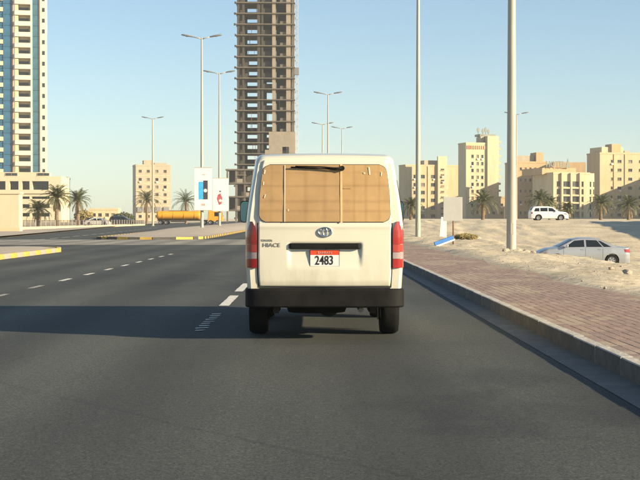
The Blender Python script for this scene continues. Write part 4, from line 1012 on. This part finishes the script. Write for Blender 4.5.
# right-hand cream blocks
b, w, H, X0, z0 = block('cream_block', 'long cream apartment block immediately right of the van', M['cream'], 640, 405.5, 466, 166, 9, [(424,1.9),(435,2.2),(449,0.9),(415,1.0),(457,0.9)], [176.5,184.7,192.5,200.3,208,216], 1.6, 1.7, R(16),
    skip=lambda c, r: (c == 457))
u0 = PX(444,640)-X0
MB().box(u0-2.2, u0+2.2, -1.2, -.002, .3, H+4.6).build('stair_tower', M['cream2'], b)
for r in [170+5.6*i for i in range(9)]: window_part(b, 1.7, .8, u0-.85, -1.3, PZ(r,640)-z0, bars=1)
MB().box(PX(427,640)-X0, PX(441,640)-X0, 2, 12, H, H+2.8).build('roof_room', M['tan'], b)
for cx in (418.5, 429.5): MB().box(PX(cx,640)-X0-.25, PX(cx,640)-X0+.25, -.35, -.002, .3, H).build('pilaster', M['cream2'], b)

b, w, H, X0, z0 = block('cream_tower', 'tall cream tower block with roof masts behind the full palm', M['cream2'], 610, 466, 500, 144, 9, [473,478.5,483.5], [156.3,163.5,170.4,177.3,184.4,191.4,198.4,205.4,212], 1.15, 1.5, R(16))
MB().box(w*.66, w*1.02, -.9, 12, .3, H+3.6).build('end_bay', M['cream2'], b)
MB().box(w*.52, w*.64, 2, 6, H, H+4.2).build('water_tank_room', M['tan'], b)
for i, (px_, hh_) in enumerate(((483,7.5),(488,6.5),(491,8),(494,6.2))):
    xx = PX(px_,610)-X0; MB().tube([(xx,4,H+3.4),(xx,4,H+3.4+hh_*.55)], .16, 6).build('roof_mast', M['letters'], b)
    MB().box(xx-.5, xx+.5, 3.8, 4.2, H+3.4+hh_*.3, H+3.4+hh_*.5).build('antenna_panel', M['letters'], b)
MB().box(w*.50, w*1.0, 2, 8, H+3.6, H+4.6).build('roof_plant', M['letters'], b)
for i in range(9):
    xx = w*.03 + i*w*.066; MB().box(xx, xx+w*.04, -.25, -.002, H-2.2, H-.6).build('facade_mark', M['red_letters' if i < 2 else 'ochre'], b)
for i in range(11): MB().box(w*1.02+.01, w*1.02+1.3, 0, 4, 3+i*3.05, 3.9+i*3.05).build('balcony', M['cream'], b)

b, w, H, X0, z0 = block('ochre_block', 'ochre block with shaded lower half behind the suv and thick pole', M['ochre'], 580, 517, 549, 163, 16, [(521,.9),(526,.9),(531,.9),(536,.9),(541,1.2)], [169,180,191,202,213], .9, 1.3, R(10))
MB().box(0.5, w*.62, 2, 12, H, H+3.2).build('roof_room', M['tan'], b); MB().box(w*.64, w*.88, .4, 8, H, H+4.5).build('lift_tower', M['ochre'], b)
MB().box(w*.62, w*1.0, -9, -.003, 0, H*.8).build('side_wing', M['ochre'], b)

YH = 530
b, w, H, X0, z0 = block('hotel', 'cream hotel with wide balconies and roof lettering behind the suv', M['cream2'], YH, 553.5, 593, 174, 20, [(559,1.5),(567.3,3.1),(577.2,3.1),(584.5,1.4)], [184,191.6,199.2,206.8,214.5], 2, 2.1, R(14))
rnd = MB(); cx = PX(592,YH)-X0; rr = 4.2
rnd.tube([(cx-.6,rr+.4,0.1),(cx-.6,rr+.4,H+.4)], rr+.35, 28).build('corner_turret', M['cream2'], b, smooth=True, angle=40)
for r in [184,191.6,199.2,206.8,214.5]:
    z = PZ(r,YH)-z0
    for q in (-105, -75, -45):
        a = R(q); o = link('window', _wm[next(iter(_wm))][0], b, (0,0,0)); bpy.data.objects.remove(o)
        m = MB().box(-.6,.6,-.04,.05,-1.0,1.0); o = m.build('turret_window', M['window_glass'], b, (cx-.6+cos(a)*(rr+.35), rr+.4+sin(a)*(rr+.35), z)); o.rotation_euler = (0,0,a+pi/2)
for r in [188,195.5,203,210.7]: MB().box(PX(563,YH)-X0, PX(582,YH)-X0, -.7, -.003, PZ(r,YH)-z0-.25, PZ(r,YH)-z0+.35).build('balcony', M['cream2'], b)
for px_ in (562.3, 572.2, 582): MB().box(PX(px_,YH)-X0-.35, PX(px_,YH)-X0+.35, -.9, -.004, .2, H+.5).build('pilaster', M['cream2'], b)
MB().box(-2, w*.8, 6, 26, H+.004, H+2.6).build('roof_storey', M['ochre'], b)
t = text('HOTEL', 3.0, M['letters'], b, (PX(561.6,YH)-X0, 5, H+3.9), 'roof_lettering', sx=0.85, extrude=.12, offset=.05)
MB().add([(PX(573,YH)-X0,5,H+2.7),(PX(577.5,YH)-X0,5,H+2.7),(PX(575.2,YH)-X0,5,H+6.2),(PX(573,YH)-X0,5.3,H+2.7),(PX(577.5,YH)-X0,5.3,H+2.7),(PX(575.2,YH)-X0,5.3,H+6.2)], [(0,1,2),(5,4,3),(0,3,4,1),(1,4,5,2),(2,5,3,0)]).build('roof_emblem', M['letters'], b)
for i in range(6): MB().box(PX(555,YH)-X0+i*1.6, PX(555,YH)-X0+i*1.6+.1, 5.1, 5.2, H+2.5, H+5).build('sign_strut', M['letters'], b)

b, w, H, X0, z0 = block('tall_cream_block', 'tall plain cream block at the right edge of the frame', M['cream'], 560, 600, 670, 154, 12, [(613,.8),(621.5,1.75),(633.3,1.75),(645,1.75),(656,1.75)], [161.2,170,179,188,197,206,215], 1.7, 1.25, R(14))
MB().box(w*.08, w*.42, 3, 14, H, H+3.0).build('roof_room', M['cream2'], b); MB().box(w*.44, w*.52, 3, 10, H, H+1.6).build('roof_tank', M['tan'], b); MB().box(w*.22, w*.36, 2, 8, H, H+4.2).build('lift_room', M['ochre'], b)
for px_ in (615.5, 627.5): MB().box(PX(px_,560)-X0-.2, PX(px_,560)-X0+.2, -.3, -.003, .3, H).build('pilaster', M['cream'], b)

# far low building on the left, behind the cars
b, w, H, X0, z0 = block('low_villa', 'small low sunlit building beyond the cars on the left', M['cream2'], 520, 89, 118, 210, 14, [94,100,107,113], [215], 1.4, 1.3, R(4))

# neighbouring block outside the frame on the right, its shadow falls on the sand and the tall block
def plain_block(name, label, x0, x1, y0, y1, H, mat):
    z0 = GH((x0+x1)/2, (y0+y1)/2) - .4; b = thing(name, label, 'building', (x0, y0, z0)); w = x1-x0; d = y1-y0
    ops = [(2+4*i, 3.6+4*i, 1.6+3.3*j, 3.1+3.3*j) for i in range(int((w-2)/4)) for j in range(int((H-2)/3.3))]
    m = MB(); facade(m, (0,0,0), (1,0,0), w, H, ops, .3, (0,-1,0))
    lops = [(2+5*i, 3.6+5*i, 1.6+3.3*j, 3.1+3.3*j) for i in range(int((d-2)/5)) for j in range(int((H-2)/3.3))]
    facade(m, (0,d,0), (0,-1,0), d, H, lops, .3, (-1,0,0)); m.add([(w,0,0),(w,d,0),(w,d,H),(w,0,H)], [(0,1,2,3)]); m.add([(0,d,0),(w,d,0),(w,d,H),(0,d,H)], [(0,3,2,1)]); m.add([(0,0,H),(w,0,H),(w,d,H),(0,d,H)], [(0,1,2,3)])
    m.build('wall', mat, b)
    for a in ops: window_part(b, 1.6, 1.5, a[0], .2, a[2])
    for a in lops: window_part(b, 1.6, 1.5, .2, d - a[0], a[2]).rotation_euler = (0, 0, -pi/2)
    return b
plain_block('neighbour_block', 'cream block standing past the right edge beside the sand lot', 46, 66, 92, 150, 7.4, M['cream'])
plain_block('neighbour_block', 'cream block standing past the right edge before the tall cream block', 152, 180, 470, 555, 24, M['cream'])

plain_block('shadow_caster_block', 'added block behind the hotel that casts the shadow on the cream blocks', 103, 117, 598, 668, 24.5, M['ochre'])  # added behind the hotel to throw the diagonal shadow onto the cream facades
b, w, H, X0, z0 = block('link_block', 'low shaded block between the cream tower and the thick pole', M['cream'], 604, 487, 520, 198, 10, [494,502,510], [205,213], 1.2, 1.2, R(4))

# ---- blue-glass tower on the left with white podium
TY_ = 480; fl = 3.7
X0 = PX(-30, TY_); tz = 0.2
tw = thing('glass_tower', 'white and blue-glass residential tower at the left edge rising out of frame', 'building', (X0, TY_, tz), R(10))
U = lambda x: PX(x, TY_) - X0
HT = 96.0; zb = PZ(176, TY_) - tz; nf = int((HT - zb) / fl); D = 22
core = MB(); core.box(0, U(46)-.05, 2.2, D, 0, HT); core.build('core_wall', M['whiter'], tw)
MB().box(U(39.5), U(46), -.3, 2.2, 0, HT).build('end_wall', M['whiter'], tw)
MB().box(U(30.2), U(32), -.5, 2.2, 0, HT).build('pier', M['whiter'], tw); MB().box(U(13.3), U(14.8), -.5, 2.2, 0, HT).build('pier', M['whiter'], tw)
MB().box(U(12.2), U(13.3), -.4, 2.2, 0, HT).build('trim_strip', M['rust'], tw); MB().box(U(38.6), U(39.5), -.2, 2.2, 0, HT).build('trim_strip', M['rust'], tw)
gp1 = MB().box(0, U(38.6)-U(32), 0, 2.1, 0.05, fl-.05).mesh('glass_panel', M['teal_glass'])
gp2 = MB().box(0, U(12.2)-U(3.2), 0, 2.0, 0.05, fl-.05).mesh('glass_panel', M['blue_glass'])
gp3 = MB().box(0, U(3.2)-U(-8), 0.3, 2.0, 0.05, fl-.05).mesh('glass_panel', M['blue_glass'])
bal = MB(); bw = U(30.2)-U(14.8); bal.box(0, bw, -1.1, 2.2, -.18, .10); bal.box(0, bw, -1.1, -.95, .101, 1.35); bal.box(0,.15,-.95,0,.101,1.35); bal.box(bw-.15,bw,-.95,0,.101,1.35)
balm = bal.mesh('balcony', M['whiter'])
bd = MB(); bd.box(0.5, bw-.6, 2.05, 2.15, 0.11, 2.75); bdm = bd.mesh('balcony_door', M['window_glass'])
bc = MB(); bc.box(0, 1.2, -.7, 2.2, .11, 3.3); bcm = bc.mesh('balcony_side_wall', M['cream2'])
sw_ = MB().box(-.45, .45, -.36, -.302, 1.1, 2.5).mesh('slot_window', M['window_glass'])
lg = MB().box(0, U(3.2)-U(-2), -.5, 0.3, 1.0, 2.4).mesh('ledge', M['white_wall'])
for i in range(nf):
    z = zb + i * fl
    link('glass_panel', gp1, tw, (U(32), 0.1, z)); link('glass_panel', gp2, tw, (U(3.2), 0.1, z)); link('glass_panel', gp3, tw, (U(-8), 0.1, z))
    link('balcony', balm, tw, (U(14.8), 0, z)); link('balcony_door', bdm, tw, (U(14.8), 0, z)); link('balcony_side_wall', bcm, tw, (U(14.8), 0, z))
    link('slot_window', sw_, tw, (U(43), 0, z)); link('ledge', lg, tw, (U(-2), 0, z))
MB().box(-.2, U(46)+.2, -.6, D+.2, HT, HT+1.5).build('roof_parapet', M['whiter'], tw)

PY = 462; X0 = PX(-40, PY); U = lambda x: PX(x, PY) - X0; V = lambda y: PZ(y, PY) - 0.2
pod = thing('podium', 'white podium with dark parking openings at the foot of the glass tower', 'building', (X0, PY, 0.2))
ops = []
for a, b_ in ((-6,6),(10,19),(22.3,30),(32.3,49)): ops.append((U(a), U(b_), V(189.8), V(181.2)))
for y0, y1 in ((199,196.5),(208,204.2),(216.5,213)):
    for a, b_ in ((-6,8),(10,20),(22.3,30),(32,50)): ops.append((U(a), U(b_), V(y0), V(y1)))
Hh = V(176.5); m = MB(); facade(m, (0,0,0), (1,0,0), U(61.5), Hh, ops, 2.5, (0,-1,0))
wU = U(61.5); m.add([(wU,0,0),(wU,16,0),(wU,16,Hh),(wU,0,Hh)], [(0,1,2,3)]); m.add([(0,0,Hh),(wU,0,Hh),(wU,16,Hh),(0,16,Hh)], [(0,1,2,3)]); m.add([(0,16,0),(wU,16,0),(wU,16,Hh),(0,16,Hh)], [(0,3,2,1)])
m.build('wall', M['white_wall'], pod)
for o in ops: MB().box(o[0]-.05, o[1]+.05, 2.45, 2.6, o[2]-.05, o[3]+.05).build('opening_back', M['window_glass'], pod)
MB().box(0, wU+.1, -.5, -.002, V(193.5), V(190.2)).build('balcony_band', M['white_wall'], pod)
MB().box(U(-20), U(45), 3, 12, Hh+.003, V(172)).build('upper_storey', M['white_wall'], pod)
for a in (U(4), U(36)): window_part(pod, 4, 1.0, a, 2.85, Hh+.25, bars=1)
gb, *_ = block('grey_annex', 'grey flat-roofed annex right of the white podium behind the tallest palm', M['sign_grey'], 500, 60, 67.5, 179, 12, [64], [185,193,201], 1.4, 1.3, R(5))

# ---- unfinished concrete tower
CY = 470; X0 = PX(237, CY); cz = 0.3; U = lambda x: PX(x, CY) - X0; wU = U(294)
ct = thing('unfinished_tower', 'unfinished concrete tower of bare slabs and columns behind the van', 'building', (X0, CY, cz))
fl = 10.75 / F * CY; D = 13.0; NF = 27
slab = MB(); slab.box(-.35, wU+.35, -.5, D+.35, -.30, 0); slabm = slab.mesh('floor_slab', M['rawconc'])
ragm = MB().box(-.9, -.36, -.4, .6, -.5, .15).mesh('formwork_stub', M['darkconc'])
colm = {}
def colmesh(w_, d_, mat):
    k = (w_, d_, mat)
    if k not in colm: colm[k] = MB().box(-w_/2, w_/2, 0, d_, 0.0, fl - .31).mesh('column', M[mat])
    return colm[k]
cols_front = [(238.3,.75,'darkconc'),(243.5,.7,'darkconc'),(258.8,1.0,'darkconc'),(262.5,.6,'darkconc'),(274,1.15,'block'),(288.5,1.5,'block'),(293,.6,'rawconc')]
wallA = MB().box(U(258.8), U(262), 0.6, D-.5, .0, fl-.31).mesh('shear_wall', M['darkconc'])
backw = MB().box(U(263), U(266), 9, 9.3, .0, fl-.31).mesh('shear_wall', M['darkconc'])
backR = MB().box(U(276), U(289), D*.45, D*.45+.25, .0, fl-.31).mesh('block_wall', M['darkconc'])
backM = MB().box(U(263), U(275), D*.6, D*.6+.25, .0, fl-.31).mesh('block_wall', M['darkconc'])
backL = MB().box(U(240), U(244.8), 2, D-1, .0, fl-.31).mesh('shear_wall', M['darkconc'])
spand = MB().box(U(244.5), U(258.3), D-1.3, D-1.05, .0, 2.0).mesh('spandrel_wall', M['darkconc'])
sidew = MB().box(U(244.5), U(246), D-1.6, D-1.31, .0, fl-.31); sidew.box(U(256.5), U(258.3), D-1.6, D-1.31, .0, fl-.31); sidew = sidew.mesh('block_wall', M['darkconc']); sunblock_wall = MB().box(U(291), U(291.6), 1.0, D-1.2, .0, fl-.31).mesh('shear_wall', M['darkconc'])  # right-hand wall is added to keep the sun out of the floors
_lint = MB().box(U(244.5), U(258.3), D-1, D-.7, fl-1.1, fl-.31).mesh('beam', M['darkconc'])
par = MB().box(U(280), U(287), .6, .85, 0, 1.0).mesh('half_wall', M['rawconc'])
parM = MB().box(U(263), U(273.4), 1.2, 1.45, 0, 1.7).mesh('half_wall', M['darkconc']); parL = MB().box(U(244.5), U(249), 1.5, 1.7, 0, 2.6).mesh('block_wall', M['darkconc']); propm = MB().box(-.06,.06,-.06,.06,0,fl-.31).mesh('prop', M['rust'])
zmin = PZ(207, CY) - cz
for i in range(NF):
    z = PZ(207, CY) - cz + i * fl - 3*fl + fl
    if z < 0: z = 0.02
    if i < 1: continue
    link('floor_slab', slabm, ct, (0, 0, z))
    link('formwork_stub', ragm, ct, (rng.uniform(-.1,.3), 0, z))
    for px_, w_, mt in cols_front:
        link('column', colmesh(w_, .9, mt), ct, (U(px_), 0.05, z))
        link('column', colmesh(w_ if px_ != 274 else .8, .8, 'darkconc'), ct, (U(px_), D-1.0, z))
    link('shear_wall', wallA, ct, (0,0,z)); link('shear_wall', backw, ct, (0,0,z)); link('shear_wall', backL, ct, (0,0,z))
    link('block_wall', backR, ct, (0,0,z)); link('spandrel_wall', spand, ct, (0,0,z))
    link('block_wall', sidew, ct, (0,0,z)); link('shear_wall', sunblock_wall, ct, (0,0,z))
    yy = 220 - (z + cz - CAM_H) * F / CY
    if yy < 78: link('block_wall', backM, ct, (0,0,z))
    if rng.random() < .9: link('half_wall', parM, ct, (0,0,z))
    if rng.random() < .1: link('half_wall', parL, ct, (0,0,z))
    for k in range(4): 
        if rng.random() < .5: link('prop', propm, ct, (rng.uniform(1, wU-1), rng.uniform(.4, 3), z))
    if rng.random() < .6: link('half_wall', par, ct, (0,0,z))
zt = PZ(132, CY) - cz
inf = MB(); facade(inf, (U(269),-.55,0), (1,0,0), wU-U(269)+.4, zt, [(U(289)-U(269)-2.2, U(289)-U(269), PZ(155,CY)-cz, PZ(147,CY)-cz)], .4, (0,-1,0)); inf.box(U(269), wU+.4, -.14, 0.04, 0, PZ(157,CY)-cz); inf.box(wU+.37, wU+.4, -.5, D, 0, zt)
inf.build('block_infill', M['block'], ct)
inf2 = MB().box(U(265), U(268.9), -.53, -.3, 0, PZ(150,CY)-cz).build('block_infill', M['block'], ct)
# hoist mast on the right side
hm = thing('hoist_mast', 'thin lattice hoist mast up the right side of the unfinished tower', 'mast', (PX(296.3,CY), CY+3, cz))
s_ = .55; HM = 100
for a, b_ in ((-s_,-s_),(s_,-s_),(s_,s_),(-s_,s_)): MB().box(a-.09,a+.09,b_-.09,b_+.09,0,HM).build('leg', M['mast'], hm)
lat = MB().tube([(-s_,-s_,0),(s_,-s_,1.2)], .06, 4); lat.tube([(s_,-s_,1.2),(-s_,-s_,2.4)], .06, 4); lat.tube([(-s_,-s_,1.2),(s_,-s_,1.2)], .05, 4); lat.tube([(s_,-s_,0),(s_,s_,1.2)], .05, 4); lat.tube([(s_,s_,1.2),(s_,-s_,2.4)], .05, 4)
lm = lat.mesh('lattice_bay', M['mast'])
for i in range(41): link('lattice_bay', lm, hm, (0,0,i*2.4))
for i in range(9): MB().box(-1.9, -.5, -.05, .05, 8+i*10, 8.12+i*10).build('wall_tie', M['mast'], hm)
MB().box(-.7,.9,-2.0,-.65,PZ(71,CY)-cz-1.2,PZ(71,CY)-cz+1.2).build('hoist_cage', M['lamp'], hm)
# low concrete podium frame left of the tower
pf = thing('unfinished_annex', 'low unfinished concrete frame left of the unfinished tower', 'building', (PX(226.5,455), 455, 0.2))
wp = PX(262,455)-PX(226.5,455)
fh = (PZ(169,455)-.2)/4
for i in range(1,5): MB().box(-.3, wp, -.3, 11, i*fh-.45, i*fh).build('floor_slab', M['rawconc'], pf)
for i in range(4):
    for k in range(5): MB().box(wp*k/4.05, wp*k/4.05+.55, 0, .6, i*fh+(.0), (i+1)*fh-.452).build('column', M['rawconc'], pf)
    for k in range(4):
        if (i + k) % 2: MB().box(wp*k/4.05+.6, wp*(k+1)/4.05-.05, 4, 4.2, i*fh+.002, (i+1)*fh-.452).build('block_wall', M['darkconc'], pf)
        elif k: MB().box(wp*k/4.05+.6, wp*(k+1)/4.05-.05, .2, .4, i*fh+.002, i*fh+1.2).build('half_wall', M['block'], pf)

# ---------------------------------------------------------------- haze: the dusty coastal air
hz = bpy.data.materials.new('haze_air'); hz.use_nodes = True; nt = hz.node_tree
for n in list(nt.nodes):
    if n.type == 'BSDF_PRINCIPLED': nt.nodes.remove(n)
pv = nt.nodes.new('ShaderNodeVolumePrincipled'); pv.inputs['Color'].default_value = (0.90, 0.95, 0.97, 1); pv.inputs['Density'].default_value = 0.0002; pv.inputs['Anisotropy'].default_value = 0.0
nt.links.new(pv.outputs['Volume'], next(n for n in nt.nodes if n.type == 'OUTPUT_MATERIAL').inputs['Volume'])
ho = MB().box(-2700, 2700, -700, 2700, -3, 118).build('haze', hz); ho['kind'] = 'stuff'
